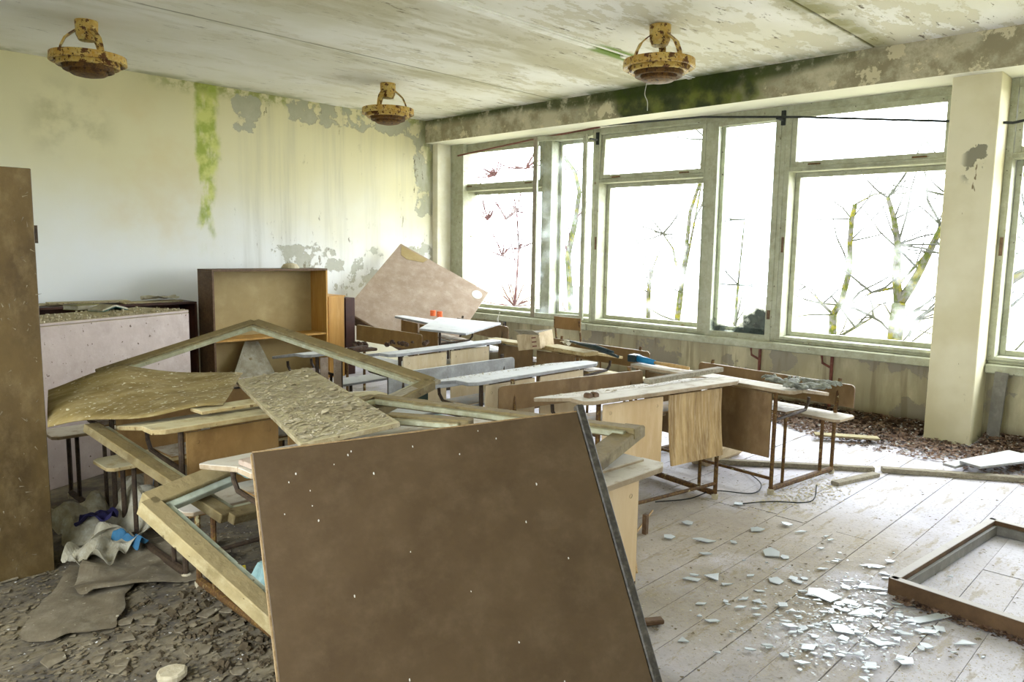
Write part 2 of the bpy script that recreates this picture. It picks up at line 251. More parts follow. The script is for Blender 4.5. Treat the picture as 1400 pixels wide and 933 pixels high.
# ------------------------------------------------------------------ mesh helpers
def smooth(pts, k=6):
    pts = [Vector(p) for p in pts]; q = [pts[0]*2-pts[1]]+pts+[pts[-1]*2-pts[-2]]; o = []
    for i in range(1, len(q)-2):
        for j in range(k):
            t = j/k; a, b, c, d = q[i-1:i+3]; o.append(.5*((2*b)+(c-a)*t+(2*a-5*b+4*c-d)*t*t+(3*b-a-3*c+d)*t**3))
    return o+[pts[-1]]
class MB:
    def __init__(s): s.v = []; s.f = []
    def add(s, vs, fs, M=None):
        o = len(s.v); s.v += [tuple(M @ Vector(p)) if M else tuple(p) for p in vs]; s.f += [tuple(i+o for i in f) for f in fs]; return s
    def box(s, x0, x1, y0, y1, z0, z1, M=None):
        return s.add([(x0,y0,z0),(x1,y0,z0),(x1,y1,z0),(x0,y1,z0),(x0,y0,z1),(x1,y0,z1),(x1,y1,z1),(x0,y1,z1)],
            [(0,3,2,1),(4,5,6,7),(0,1,5,4),(1,2,6,5),(2,3,7,6),(3,0,4,7)], M)
    def prism(s, pts, z0, z1, M=None):
        n = len(pts); return s.add([(x,y,z0) for x,y in pts]+[(x,y,z1) for x,y in pts], [tuple(range(n))[::-1], tuple(range(n,2*n))]+[(i,(i+1)%n,n+(i+1)%n,n+i) for i in range(n)], M)
    def bar(s, a, b, w, h, up=(0,0,1), M=None):    # rectangular bar a->b, w sideways, h along up, a-b on its axis
        a, b = Vector(a), Vector(b); d = b-a; L = d.length; d.normalize(); u = Vector(up); sd = d.cross(u).normalized(); u = sd.cross(d)
        T = Matrix((d, sd, u)).transposed().to_4x4(); T.translation = a
        return s.box(0, L, -w/2, w/2, -h/2, h/2, (M @ T) if M else T)
    def tube(s, pts, r, n=8, M=None):
        pts = [Vector(p) for p in pts]; rs = r if isinstance(r, (list, tuple)) else [r]*len(pts); vs = []; fs = []; ref = Vector((.13,.2,1)).normalized()
        for i, p in enumerate(pts):
            d = (pts[min(i+1,len(pts)-1)]-pts[max(i-1,0)]).normalized()
            if abs(d.dot(ref)) > .97: ref = Vector((1,.1,.1)).normalized()
            a = d.cross(ref).normalized(); b = d.cross(a)
            for k in range(n): t = 2*math.pi*k/n; vs.append(p+(a*math.cos(t)+b*math.sin(t))*rs[i])
        for i in range(len(pts)-1):
            for k in range(n): fs.append((i*n+k, i*n+(k+1)%n, (i+1)*n+(k+1)%n, (i+1)*n+k))
        fs.append(tuple(range(n))[::-1]); fs.append(tuple(range((len(pts)-1)*n, len(pts)*n))); return s.add(vs, fs, M)
    def lathe(s, prof, n=28, M=None):
        vs = []; fs = []
        for r, z in prof:
            for k in range(n): t = 2*math.pi*k/n; vs.append((r*math.cos(t), r*math.sin(t), z))
        for i in range(len(prof)-1):
            for k in range(n): fs.append((i*n+k, i*n+(k+1)%n, (i+1)*n+(k+1)%n, (i+1)*n+k))
        return s.add(vs, fs, M)
    def build(s, name, mat, parent=None, bevel=0, smooth=False, **props):
        me = D.meshes.new(name); me.from_pydata(s.v, [], s.f); me.validate(); me.update()
        bm = bmesh.new(); bm.from_mesh(me); bmesh.ops.recalc_face_normals(bm, faces=bm.faces); bm.to_mesh(me); bm.free()
        me.materials.append(mat if not isinstance(mat, str) else MATS[mat])
        if smooth:
            for p in me.polygons: p.use_smooth = True
        o = D.objects.new(name, me); COL.objects.link(o)
        if parent: o.parent = parent
        if bevel: b = o.modifiers.new('b', 'BEVEL'); b.width = bevel; b.segments = 1; b.limit_method = 'ANGLE'
        for k, v in props.items(): o[k] = v
        return o
def thing(name, label, cat, loc=(0,0,0), rz=0, group=None, M=None):
    o = D.objects.new(name, None); COL.objects.link(o); o.empty_display_size = .1
    if M: o.matrix_world = M
    else: o.location = loc; o.rotation_euler = (0, 0, rz)
    o['label'] = label; o['category'] = cat
    if group: o['group'] = group
    return o
def tag(o, label, cat, group=None, kind=None):
    o['label'] = label; o['category'] = cat
    if group: o['group'] = group
    if kind: o['kind'] = kind
    return o
def struct(name, mb, mat, parent=None, bevel=0):
    o = mb.build(name, mat, parent, bevel)
    if not parent: o['kind'] = 'structure'
    return o
def plane_M(o, u, v):    # frame with X along u, Y along v (made square)
    o, u, v = Vector(o), Vector(u), Vector(v); u.normalize(); n = u.cross(v).normalized(); v = n.cross(u)
    M = Matrix((u, v, n)).transposed().to_4x4(); M.translation = o; return M
def copytree(o, parent=None):
    c = o.copy(); COL.objects.link(c); c.parent = parent
    for ch in o.children: copytree(ch, c)
    return c
# ------------------------------------------------------------------ the room
XB, YA, ZC, XW, XF = 6.85, 8.3, 3.26, 7.35, 7.3
YN, XN = -3.0, -1.2
fl = MB().box(XN, XW+.3, YN, YA+.2, -.25, -.022).build('floor', 'pipe brown', kind='structure')
random.seed(3); pitch = .1785; y = .985 - pitch*22; row = 0
while y < YA:
    joints = [XN] + ([1.2] if row % 2 else [.2]) + [4.22 + .04*math.sin(row*1.7), XW]
    for a, b in zip(joints, joints[1:]):
        dz = random.uniform(-.003, .002)
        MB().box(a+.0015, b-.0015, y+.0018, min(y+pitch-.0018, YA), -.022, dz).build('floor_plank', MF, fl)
    y += pitch; row += 1
ceil = MB().box(XN, XW+.4, YN, YA+.2, ZC+.03, ZC+.2).build('ceiling', MC, kind='structure')
seams = [YN, -1.1, .66, 2.42, 4.19, 5.935, YA+.2]
for i, (a, b) in enumerate(zip(seams, seams[1:])):
    MB().box(XN, XW, a+.008, b-.008, ZC+(.004 if i % 2 else 0), ZC+.05).build('ceiling_slab', MC, ceil, .006)
MB().box(2.2, 5.25, 4.15, 4.215, ZC-.014, ZC+.02).box(5.7, XW, 4.16, 4.2, ZC-.01, ZC+.02).box(2.2, XW, 4.125, 4.15, ZC-.003, ZC+.02).build('seam_filler', pm('lime filler', (246,246,242), (222,222,208), None, 9, bump=.8), ceil)
struct('wall_left', MB().box(XN, XW, YA, YA+.2, -.1, ZC+.1), MW)
struct('wall_window', MB().box(XW, XW+.25, YN, YA+.2, -.1, .6), MD)
struct('trim_1', MB().box(XB, XW+.25, YN, YA, 2.965, ZC+.05), MB_)         # concrete beam over the windows
struct('column_1', MB().box(6.98, XW+.05, 1.505, 1.85, -.05, 2.97), MK, bevel=.006)
struct('column_2', MB().box(6.98, XF+.1, 8.19, YA, -.05, 2.97), pm('pier limewash', (226,222,200), (206,200,170), (234,232,220), 2, bump=.2), bevel=.006)
struct('column_3', MB().box(6.98, XW+.05, -1.8, -1.45, -.05, 2.97), MK, bevel=.006)
struct('wall_near', MB().box(XN, XW+.4, YN-.2, YN, -.1, ZC+.1), MW)
wb = MB(); wb.box(XN-.2, XN, YN, .6, -.1, ZC+.1); wb.box(XN-.2, XN, 3.1, YA+.2, -.1, ZC+.1); wb.box(XN-.2, XN, .6, 3.1, -.1, .6); wb.box(XN-.2, XN, .6, 3.1, 2.9, ZC+.1)  # unseen back wall, with an opening added to let in fill light
struct('wall_fill_opening', wb, MW)
for i, ya in enumerate((.6, 1.85)):
    f = MB().box(XN-.16, XN-.04, ya, ya+.06, .6, 2.9).box(XN-.16, XN-.04, ya+1.19, ya+1.25, .6, 2.9).box(XN-.16, XN-.04, ya, ya+1.25, .6, .66).box(XN-.16, XN-.04, ya, ya+1.25, 2.84, 2.9).box(XN-.16, XN-.04, ya, ya+1.25, 2.2, 2.26)
    o = f.build('window_%d' % (i+7), 'window frame paint', kind='structure')  # unseen windows, added to fill that opening
    MB().box(XN-.102, XN-.098, ya+.05, ya+1.2, .65, 2.85).build('pane', 'pane', o)
# sill
for i, (a, b) in enumerate(((5.72, 8.19), (1.85, 5.715), (-3.0, 1.5))):
    struct('trim_%d' % (i+2), MB().box(7.24, XW+.25, a, b, .572+.004*i, .655).box(7.3, XW+.25, a, b, .655, .68), 'window frame paint', bevel=.008)
# ------------------------------------------------------------------ windows
def rect_frame(mb, x0, x1, y0, y1, z0, z1, w):
    mb.box(x0, x1, y0, y0+w, z0, z1); mb.box(x0, x1, y1-w, y1, z0, z1); mb.box(x0, x1, y0+w, y1-w, z0, z0+w); mb.box(x0, x1, y0+w, y1-w, z1-w, z1)
ZS, ZT0, ZT1, ZH = .68, 2.33, 2.43, 2.965
def window(n, y0, y1, ymull, transom_side, casement=True, moss=False, closed=True, tilt=0):
    """y0..y1 opening; mullion band ymull=(a,b); transom unit above ('hi' = between ymull[1] and y1)"""
    fr = MB(); fr.box(XF, XF+.2, y0, y0+.055, ZS, ZH); fr.box(XF, XF+.2, y1-.055, y1, ZS, ZH)
    fr.box(XF, XF+.2, y0+.055, y1-.055, ZH-.075, ZH); fr.box(XF, XF+.2, y0+.055, y1-.055, ZS, ZS+.035); 
    if ymull: fr.box(XF, XF+.2, ymull[0], ymull[1], ZS+.035, ZH-.075)
    a, b = ((ymull[1], y1-.055) if ymull else (y0+.055, y1-.055))
    fr.box(XF, XF+.2, a, b, ZT0, ZT0+.045)
    o = fr.build('window_%d' % n, 'window frame paint', bevel=.004, kind='structure')
    s = thing_part('transom_sash', o); mb = MB(); rect_frame(mb, -.02, .02, a+.004, b-.004, 0, ZH-.075-ZT0-.045, .05)
    t = mb.build('transom_sash', 'window frame paint', o, .003); t.location = (XF+.022, 0, ZT0+.045); t.rotation_euler = (0, tilt, 0)
    MB().box(-.002, .002, a+.05, b-.05, .045, ZH-.075-ZT0-.095).build('pane', 'pane', t)
    mb = MB(); rect_frame(mb, XF+.15, XF+.19, a+.003, b-.003, ZS+.037, ZT0-.002, .045); t = mb.build('sash', 'window frame paint', o, .003)
    MB().box(XF+.168, XF+.172, a+.045, b-.045, ZS+.08, ZT0-.045).build('pane', 'pane', t)
    if ymull:
        c, d = y0+.055, ymull[0]
        mb = MB(); rect_frame(mb, XF+.15, XF+.19, c+.003, d-.003, ZS+.037, ZH-.077, .04); t = mb.build('sash', 'window frame paint', o, .003)
        MB().box(XF+.168, XF+.172, c+.04, d-.04, ZS+.08, ZH-.12).build('pane', 'pane', t)
        if closed:
            mb = MB(); rect_frame(mb, XF-.012, XF+.03, c-.01, d+.01, ZS-.03, ZH-.07, .06); t = mb.build('casement', 'window frame paint', o, .004)
            MB().box(XF+.006, XF+.010, c+.04, d-.04, ZS+.02, ZH-.12).build('pane', 'moss pane' if moss else 'pane', t)
            MB().box(XF-.024, XF-.012, c+.0, c+.03, ZS+.2, ZS+.29).build('hinge', 'pipe brown', t)
    bd = MB(); rect_frame(bd, XF-.009, XF, a-.012, b+.012, ZT0+.03, ZH-.05, .012); rect_frame(bd, XF-.009, XF, a-.012, b+.012, ZS+.01, ZT0+.012, .012); bd.build('stop_bead', 'window frame paint', o, .002)
    MB().box(XF-.012, XF+.002, b+.01, b+.035, 1.55, 1.7).box(XF-.02, XF-.01, b+.015, b+.03, 1.6, 1.64).build('latch', 'pipe brown', o)
    for yy in (a+.18, b-.3): MB().box(XF-.006, XF+.002, yy, yy+.12, ZT0+.056, ZT0+.07).build('hinge', 'lamp rust', o)
    return o
def thing_part(n, p): return None
window(1, 5.68, 8.19, (6.38, 6.53), 'hi', closed=False)
window(2, 3.36, 5.68, (4.13, 4.24), 'hi', moss=True, tilt=R(3))
window(3, 1.85, 3.36, None, 'hi')
window(4, -.95, 1.505, (-.1, .05), 'hi')
window(5, -1.45, -.95, None, 'hi'); window(6, -3.0, -1.8, None, 'hi')
# deep painted linings between inner and outer sashes and the stop post at the far end
MB().box(7.22, XF+.2, 7.93, 8.19, ZS, 2.965).build('trim_6', 'window frame paint', bevel=.004, kind='structure')
# the loose inner casement hanging into the room
h0, h1 = Vector((7.2, 5.74, 0)), Vector((7.02, 6.42, 0)); u = (h1-h0); L = u.length
Mx = plane_M((h0.x, h0.y, .70), u, (0, 0, 1)); t = thing('loose_casement', 'narrow glazed sash swung into the room at the far window', 'window sash', M=Mx)
mb = MB(); H = 2.2; mb.box(L-.05, L, 0, H, -.02, .02); mb.box(0, .05, 0, H, -.02, .02); mb.box(.05, L-.05, H-.05, H, -.02, .02); mb.box(.05, L-.05, 0, .055, -.02, .02)
mb.build('sash_frame', 'window frame paint', t, .003); MB().box(L, L+.004, 0, H, -.02, .02).box(L-.05, L, 0, H, .02, .0215).box(L-.05, L, 0, H, -.0215, -.02).build('bare_stile_face', 'grey old wood', t); MB().box(.04, L-.04, .04, H-.04, -.002, .002).build('pane', 'pane', t)
t['label'] = 'narrow sash with a bare weathered stile hanging into the room at the far window'
# casement hook, latches
# curtain rod, cable
tag(MB().tube([at(626, 213, x=7.2), at(727, 191, x=7.2), at(820, 174, x=7.19)], .011).build('curtain_rod', 'red oxide pipe'), 'reddish rusty curtain rod under the beam at the far window', 'curtain rod')
cb = [(7.19, 5.6-.5*i + .0, 2.93 - .0*i) for i in range(0)]
p0, p1, p2, p3 = at(820, 172, x=7.18), at(960, 160, x=7.17), at(1090, 160, x=7.16), at(1300, 166, x=7.12)
tag(MB().tube([p0, p1, (p1+p2)/2, p2, (p2+p3)/2, p3, at(1385, 168, x=7.15), (7.12, .6, 2.72)], .011).build('curtain_cable', 'cable rubber'), 'dark sagging cable strung across the window heads', 'cable')
for i, yy in enumerate((3.39, 5.66)):
    tag(MB().box(7.15, 7.3, yy-.012, yy+.012, 2.82, 2.84).box(7.28, 7.3, yy-.02, yy+.02, 2.78, 2.92).build('cable_bracket', 'cable rubber'), ['dark bracket holding the cable nearer the square column', 'dark bracket holding the cable nearer the far corner'][i], 'bracket')
for (px, lab) in ((1038, 'stub'), (1137, 'full')):
    q = at(px, 500, x=7.29); z1 = .57
    tag(MB().tube([(q.x, q.y, 0), (q.x, q.y, z1)], .016).tube([(q.x, q.y, .46), (q.x, q.y+.09, .5), (q.x, q.y+.1, .57)], .012).build('heating_pipe', 'red oxide pipe'),
        'red-brown heating pipe under the sill ' + ('behind the glove desk' if lab == 'stub' else 'between the glove desk and the column'), 'pipe')
tag(MB().tube([(7.29, 7.15, 0), (7.29, 7.15, .62)], .02).build('heating_pipe', 'cable rubber'), 'dark pipe stub under the sill near the leaning board', 'pipe')
tag(MB().tube(smooth([(7.2, 7.16, .7), (7.2, 7.19, .6), (7.2, 7.15, .45), (7.2, 7.2, .62), (7.21, 7.22, .5), (7.2, 7.24, .35)]), .005).build('cord', 'white cord'), 'pale knotted cord hanging off the sill near the leaning board', 'cord')
# grey plank leaned in the column corner
tag(MB().bar((7.2, 1.39, 0.0), (7.22, 1.37, .6), .015, .1, up=(.3, 1, 0)).build('leaning_plank', 'steel grey'), 'grey metal strip leaning on the wall right of the square column', 'metal strip')
# ------------------------------------------------------------------ ceiling lamps
def make_lamp():
    t = thing('ceiling_lamp', '', 'lamp', (0,0,0), group='rusty pendant lamps')
    MB().lathe([(0,0), (.082, 0), (.082,-.02), (.078,-.11), (.06,-.15), (0,-.155)], 20).build('canopy', 'lamp enamel', t, smooth=False)
    for k in range(3):
        a = R(25+120*k); ca, sa = math.cos(a), math.sin(a); vs = []; fs = []
        path = [(.06,-.07), (.10,-.10), (.145,-.14), (.175,-.20), (.195,-.27), (.2,-.31)]
        for (r, z) in path:
            wd = .036 - .018*(abs(z)/.3)
            for sx, dr in ((-1,0), (1,0), (1,.014), (-1,.014)): vs.append(((r+dr)*ca - sx*wd*sa, (r+dr)*sa + sx*wd*ca, z))
        for i in range(len(path)-1):
            for q in range(4): fs.append((i*4+q, i*4+(q+1)%4, i*4+4+(q+1)%4, i*4+4+q))
        fs += [(3,2,1,0), tuple(len(path)*4-4+q for q in range(4))]
        MB().add(vs, fs).build('arm', 'lamp enamel', t)
    MB().lathe([(.245,-.262), (.272,-.262), (.276,-.318), (.262,-.324), (.238,-.312), (.250,-.29), (.245,-.262)], 40).build('rim_ring', 'lamp enamel', t)
    MB().lathe([(.19,-.305), (.222,-.305), (.226,-.348), (.214,-.354), (.19,-.345), (.19,-.305)], 40).build('middle_ring', 'lamp enamel', t)
    MB().lathe([(.14,-.335), (.178,-.335), (.182,-.378), (.17,-.384), (.14,-.372), (.14,-.335)], 36).build('inner_ring', 'lamp rust', t)
    MB().lathe([(0,-.35), (.128,-.352), (.134,-.40), (.115,-.412), (.06,-.424), (0,-.426)], 28).build('diffuser_cup', 'lamp rust', t)
    for k in range(3):
        a = R(25+120*k); MB().bar((.1*math.cos(a), .1*math.sin(a), -.35), (.262*math.cos(a), .262*math.sin(a), -.30), .016, .008).build('spoke', 'lamp rust', t)
    return t
lamp = make_lamp()
LP = [((2.13, 6.72, ZC+.004), 15, 'rusty yellow tiered pendant lamp nearest the tall brown cabinet'), ((5.06, 6.75, ZC+.004), 60, 'rusty yellow tiered pendant lamp in the far corner, smallest in view'), ((5.13, 3.41, ZC), 0, 'rusty tiered pendant lamp nearest the windows, in front of the mossy beam')]
for i, (p, a, lab) in enumerate(LP):
    o = lamp if i == 0 else copytree(lamp); o.location = p; o.rotation_euler = (0, 0, R(a)); o['label'] = lab
LT = LP[2][0]
tag(MB().tube(smooth([(LT[0]-.02, LT[1]+.09, ZC-.41), (LT[0]-.03, LT[1]+.1, ZC-.5), (LT[0]-.02, LT[1]+.08, ZC-.56), (LT[0]-.03, LT[1]+.07, ZC-.63)]), .003, 5).build('lamp_wire', 'white cord'), 'frayed pale wire dangling under the lamp nearest the windows', 'wire')
# ------------------------------------------------------------------ school desks with attached bench
def rounded(x0, x1, z0, z1, r):    # outline in XZ with rounded upper corners
    pts = [(x0, z0), (x1, z0)]
    for a0, cx in ((0, x1-r), (90, x0+r)):
        for k in range(5): a = R(a0+22.5*k); pts.append((cx+r*math.cos(a), z1-r+r*math.sin(a)))
    return pts
XZ = Matrix(((1,0,0,0), (0,0,-1,0), (0,1,0,0), (0,0,0,1)))   # prism XY->XZ, depth along -Y
def make_desk(label, cx, cy_, rz, L=1.27, h=.75, top='desk top', panel='plywood', panel2=None, tube='rusted tube', back='brown panel', bench=True, backbench=True, pz=.30, group='school desks with attached benches'):
    t = thing('school_desk', label, 'desk', (cx, cy_, 0), R(rz), group)
    X = L/2; c = .05
    MB().prism([(-X+c, 0), (X-c, 0), (X, .03), (X, .13), (-X, .13), (-X, .03)], h-.024, h).build('top_ledge', top, t, .003)
    dz, dy = -.065, .37; M = plane_M((0, .134, h), (1,0,0), (0, dy, dz))
    MB().prism([(-X, 0), (X, 0), (X, .33), (X-c, .37), (-X+c, .37), (-X, .33)], -.022, 0, M).build('writing_flap', top, t, .003)
    for s in (-1, 1):
        xl = s*(X-.14)
        MB().tube([(xl, .06, .0), (xl, .06, h-.026)], .0135).build('leg', tube, t)
        MB().tube([(xl, .19, .03), (xl, .19, h-.21)], .011).build('shelf_post', tube, t)
        MB().tube([(xl, .46, h-.11), (xl, .455, h-.15), (xl, .42, h-.19), (xl, .3, h-.20), (xl, .06, h-.215)], .011).build('shelf_bracket', 'dark tube', t)
        MB().tube([(xl, .06, .035), (xl, .82, .035)], .019).build('runner', tube, t)
        MB().tube([(xl, .82, 0), (xl, .82, .419)] + ([(xl, .86, h-.02)] if backbench else []), .0135).build('back_post', tube, t)
        MB().tube([(xl, .66, .035), (xl, .66, .42)], .0125).build('seat_post', tube, t)
        for yy in (.06, .82): MB().lathe([(0, 0), (.02, 0), (.022, .03), (.014, .035)], 10, Matrix.Translation((xl, yy, 0))).build('foot_cap', 'plaster', t)
    MB().tube([(-X+.14, .06, .10), (X-.14, .06, .10)], .011).build('crossbar', tube, t)
    g = .028
    for s, pmn in ((-1, panel), (1, panel2 or panel)):
        a, b = (-X+.155, -g) if s < 0 else (g, X-.155)
        bow = .035 if (panel2 and s > 0) else 0
        vs = []; N = 7
        for i in range(N):
            f = i/(N-1); z = h-.04-(h-.04-pz)*f; yo = -.0 - bow*f*f
            vs += [(a, .035+yo, z), (b, .035+yo, z), (b, .045+yo, z), (a, .045+yo, z)]
        fs = [(0,1,2,3), tuple((N-1)*4+q for q in (3,2,1,0))]
        for i in range(N-1):
            for q in range(4): fs.append((i*4+q, i*4+(q+1)%4, i*4+4+(q+1)%4, i*4+4+q))
        p = MB().add(vs, fs).build('modesty_panel', pmn, t)
        for xx in (a+.05, b-.05): MB().lathe([(0,-.004), (.007,-.003), (.009,0)], 8, Matrix.Translation((xx, .034, h-.09)) @ Matrix.Rotation(R(90), 4, 'X')).build('screw', 'dark tube', p)
    MB().box(-X+.15, X-.15, .2, .42, h-.19, h-.182).build('book_shelf', panel, t)
    MB().prism([(-X+.03, .60), (X-.03, .60), (X, .63), (X, .82), (X-.03, .85), (-X+.03, .85), (-X, .82), (-X, .63)], .42, .44).build('seat', top, t, .003)
    if backbench:
        MB().prism(rounded(-X+.02, X-.02, h-.21, h-.05, .03), -.849, -.835, XZ).build('backrest', back, t, .002)
    return t
GRP = 'school desks with attached benches'
D1 = make_desk('plywood-panelled school desk with streaked right panel, two round knobs on it', 3.735, 2.315, -10.3, 1.29, .755, panel='plywood', panel2='weathered plywood', top='desk top', back='brown panel')
D2 = make_desk('pale-topped school desk directly behind the two-knob desk', 3.70, 3.28, 0, 1.27, .745, top='pale desk top', panel='pale plywood', back='pale desk top', tube='dark tube')
D3 = make_desk('pale school desk with dark bark and nuts along its top', 4.08, 4.60, 4, 1.30, .745, top='pale desk top', panel='pale plywood', back='brown panel', tube='dark tube', backbench=False)
D4 = make_desk('school desk by the leaning board, under a sloping pale board', 5.31, 6.6, -104, 1.25, .74, top='pale desk top', panel='ochre panel', back='brown panel', tube='dark tube')
D5 = make_desk('side-turned brown school desk with a mossy plank on top', 4.80, 4.38, -95, 1.27, .72, top='mossy desk top', panel='brown panel', back='brown panel')
DR = make_desk('side-turned brown school desk with gloves and a blue brush on it', 4.60, 2.62, -97, 1.35, .70, top='desk top', panel='brown panel', back='brown panel', pz=.24)
t = thing('school_bench', 'long brown-backed bench behind the bark-strewn desk', 'bench', (4.48, 6.0, 0), R(-92.5))
for s_2 in (-.42, .42):
    MB().tube([(s_2, -.2, 0), (s_2, -.2, .44)], .0135).build('leg', 'rusted tube', t); MB().tube([(s_2, 0, 0), (s_2, 0, .44), (s_2, .03, .74)], .0135).build('back_post', 'rusted tube', t); MB().tube([(s_2, -.2, .035), (s_2, 0, .035)], .012).build('runner', 'rusted tube', t)
MB().box(-.56, .56, -.25, .0, .441, .46).build('seat', 'pale desk top', t, .003); MB().prism(rounded(-.56, .56, .585, .745, .03), -.012, .004, XZ).build('backrest', 'ochre panel', t, .002)
D3b = make_desk('short pale side desk left of the bark-strewn desk', 3.21, 4.98, 3, .5, .74, top='pale desk top', panel='chipboard', back='brown panel', tube='dark tube', backbench=False)
D0 = make_desk('pale grey school desk whose end shows right of the big leaning board', 1.855, 1.53, 0, 1.25, .735, top='desk top', panel='plywood', back='ochre panel', backbench=False)
DA = make_desk('mossy desk behind the big leaning board, its corner at the left', 1.88, 2.46, 0, 1.25, .74, top='desk top', panel='ochre panel', back='ochre panel', backbench=False)
DB = make_desk('ochre-panelled school desk under the warped dusty sheet', 1.88, 3.34, 0, 1.27, .74, top='mossy desk top', panel='ochre panel', back='ochre panel', tube='dark tube', backbench=False)
DC = make_desk('dust-whitened school desk behind the board strewn with paint flakes', 1.87, 4.20, 0, 1.27, .74, top='desk top', panel='ochre panel', back='ochre panel', tube='dark tube', backbench=False)
pm('flake mix', (184, 172, 140), (120, 106, 74), (216, 210, 190), 6, rough=.9, bump=.2)
pm('pale flake', (206, 204, 198), (176, 172, 160), (226, 226, 224), 6, rough=.8, bump=.2)
pm('soil flake', (128, 116, 92), (76, 66, 46), (170, 162, 140), 5, rough=.95, bump=.3)
pm('leaf litter', (116, 88, 68), (58, 42, 32), (190, 172, 154), 7, rough=.9, bump=.2)
# ------------------------------------------------------------------ big leaning board in the foreground
u = Vector((.15785, .49983, .85162)).normalized()
TL, TR = Vector((.91, 1.794, 1.018)), Vector((1.825, 1.435, 1.054))
k = 1.95/1.95; wv = (TR-TL); Wd = wv.length; M = plane_M(TL, wv, -u)      # x right, y down the board, z = x cross y (away from the camera)
BL = TL[2]/u[2]
t = thing('leaning_board', 'big dark brown veneered board leaning in the foreground', 'board', M=M)
Lh = 1.185
MB().box(0, Wd-.03, 0, Lh, 0, .022).build('veneer_panel', 'dark veneer', t, .002)
MB().box(Wd-.028, Wd, -.022, Lh, -.003, .024).build('edge_strip', 'black edging', t, .004)
MB().box(-.004, 0, .002, Lh, .001, .021).build('edge_band', 'board edge', t)
MB().box(0, Wd-.03, -.004, 0, .001, .021).build('edge_band', 'board edge', t)
random.seed(12); mb = MB()
for (bx, by) in [(.08,.09),(.1,.07),(.13,.12),(.13,.16),(.14,.2),(.2,.06),(.24,.04),(.25,.03),(.42,.04),(.55,.08),(.62,.02),(.67,.05),(.06,.17),(.36,.32),(.3,.1),(.7,.3),(.76,.2),(.8,.42),(.5,.45),(.2,.4),(.6,.6),(.3,.62),(.45,.75),(.7,.72)]:
    r = random.uniform(.0011, .0021); mb.prism([(bx+r*math.cos(a), by+r*math.sin(a)*random.uniform(1, 2.6)) for a in [k*math.pi/3 for k in range(6)]], -.0012, .001)
mb.build('droppings', 'white cord', t, kind='stuff')
# ------------------------------------------------------------------ left tall cabinet
t = thing('tall_cabinet', 'tall dark brown wooden cabinet standing at the left edge', 'cabinet', (0, 0, 0))
MB().box(.18, .99, 3.937, 3.957, .0, 1.87).build('front_panel', 'cabinet veneer', t, .003)
MB().box(.965, .99, 3.958, 4.16, .0, 1.87).build('side_panel', 'cabinet veneer', t, .003)
MB().box(.18, .205, 3.958, 4.16, .0, 1.87).build('side_panel', 'cabinet veneer', t, .003)
MB().box(.206, .964, 3.958, 4.16, 1.85, 1.87).build('top_panel', 'cabinet veneer', t); MB().box(.206, .964, 4.145, 4.16, .06, 1.85).build('back_panel', 'chipboard', t)
MB().box(.99, 1.004, 3.945, 3.96, 1.54, 1.62).build('hinge', 'dark tube', t)
random.seed(5); mb = MB()
for i in range(260):
    x, z = random.uniform(.2, .98), random.uniform(.05, 1.84); a = random.uniform(0, 6.3); l = random.uniform(.006, .03); tip = .012
    p = Vector((x, 3.936, z)); q = p+Vector((math.cos(a)*l, -random.uniform(.002, tip), math.sin(a)*l)); r = p+Vector((-math.sin(a)*.006, 0, math.cos(a)*.006))
    mb.add([p, q, r], [(0, 1, 2)])
mb.build('paint_curls', 'soil flake', t, kind='stuff')
# pinkish laminate cabinet
a, b = Vector((.75, 5.02, 0)), Vector((2.43, 5.73, 0)); M = plane_M(a, b-a, Vector((0,0,1)).cross(b-a)); L = (b-a).length
t = thing('laminate_cabinet', 'low pinkish speckled laminate cabinet behind the tall cabinet', 'cabinet', M=M)
MB().box(0, L, 0, .02, 0, 1.03).build('front_panel', 'white laminate', t, .003); MB().box(L-.02, L, .021, .5, 0, 1.03).build('side_panel', 'white laminate', t, .003)
MB().box(0, .02, .021, .5, 0, 1.03).build('side_panel', 'white laminate', t); MB().box(0, L, 0, .5, 1.031, 1.052).build('top_panel', 'white laminate', t, .004)
MB().box(.021, L-.021, .48, .5, 0, 1.03).build('back_panel', 'chipboard', t)
def on_cab(s, d): return M @ Vector((s, d, 1.053))
random.seed(8); mb = MB()
for i in range(420):
    s = random.uniform(.02, L-.02); p = on_cab(s, abs(random.gauss(0, .05))+.003 if i % 2 else random.uniform(.01, .48)); r = random.uniform(.003, .011)
    an = random.uniform(0, 6.3); mb.prism([(p.x+r*math.cos(an+q), p.y+r*math.sin(an+q)) for q in (0, 1.9, 3.6, 5)], p.z, p.z+random.uniform(.003, .012))
tag(mb.build('grit', 'plaster', None), 'crumbs of plaster and dirt along the laminate cabinet top', 'debris', kind='stuff')
def book(label, p, rz, w, h, th, cover, pages='paper', open_=False):
    t = thing('book', label, 'book', p, R(rz), 'books on the laminate cabinet')
    if open_:
        for s in (-1, 1):
            MM = Matrix.Translation((0, 0, .03)) @ Matrix.Rotation(s*R(16), 4, 'Y')
            MB().box(0 if s > 0 else -w, w if s > 0 else 0, -h/2, h/2, .0, .012, MM).build('page_block', pages, t)
            MB().box(0 if s > 0 else -w-.004, w+.004 if s > 0 else 0, -h/2-.004, h/2+.004, -.004, -.0005, MM).build('cover', cover, t)
    else:
        MB().box(-w/2, w/2, -h/2, h/2, .004, th-.004).build('page_block', pages, t); MB().box(-w/2-.003, w/2+.003, -h/2-.003, h/2+.003, 0, .0035).build('cover', cover, t); MB().box(-w/2-.003, w/2+.003, -h/2-.003, h/2+.003, th-.0035, th).build('cover', cover, t)
    return t
q = at(113, 423, z=1.056); book('olive-covered book lying on the laminate cabinet', (q.x, q.y, 1.056), 25, .2, .14, .035, 'olive cover')
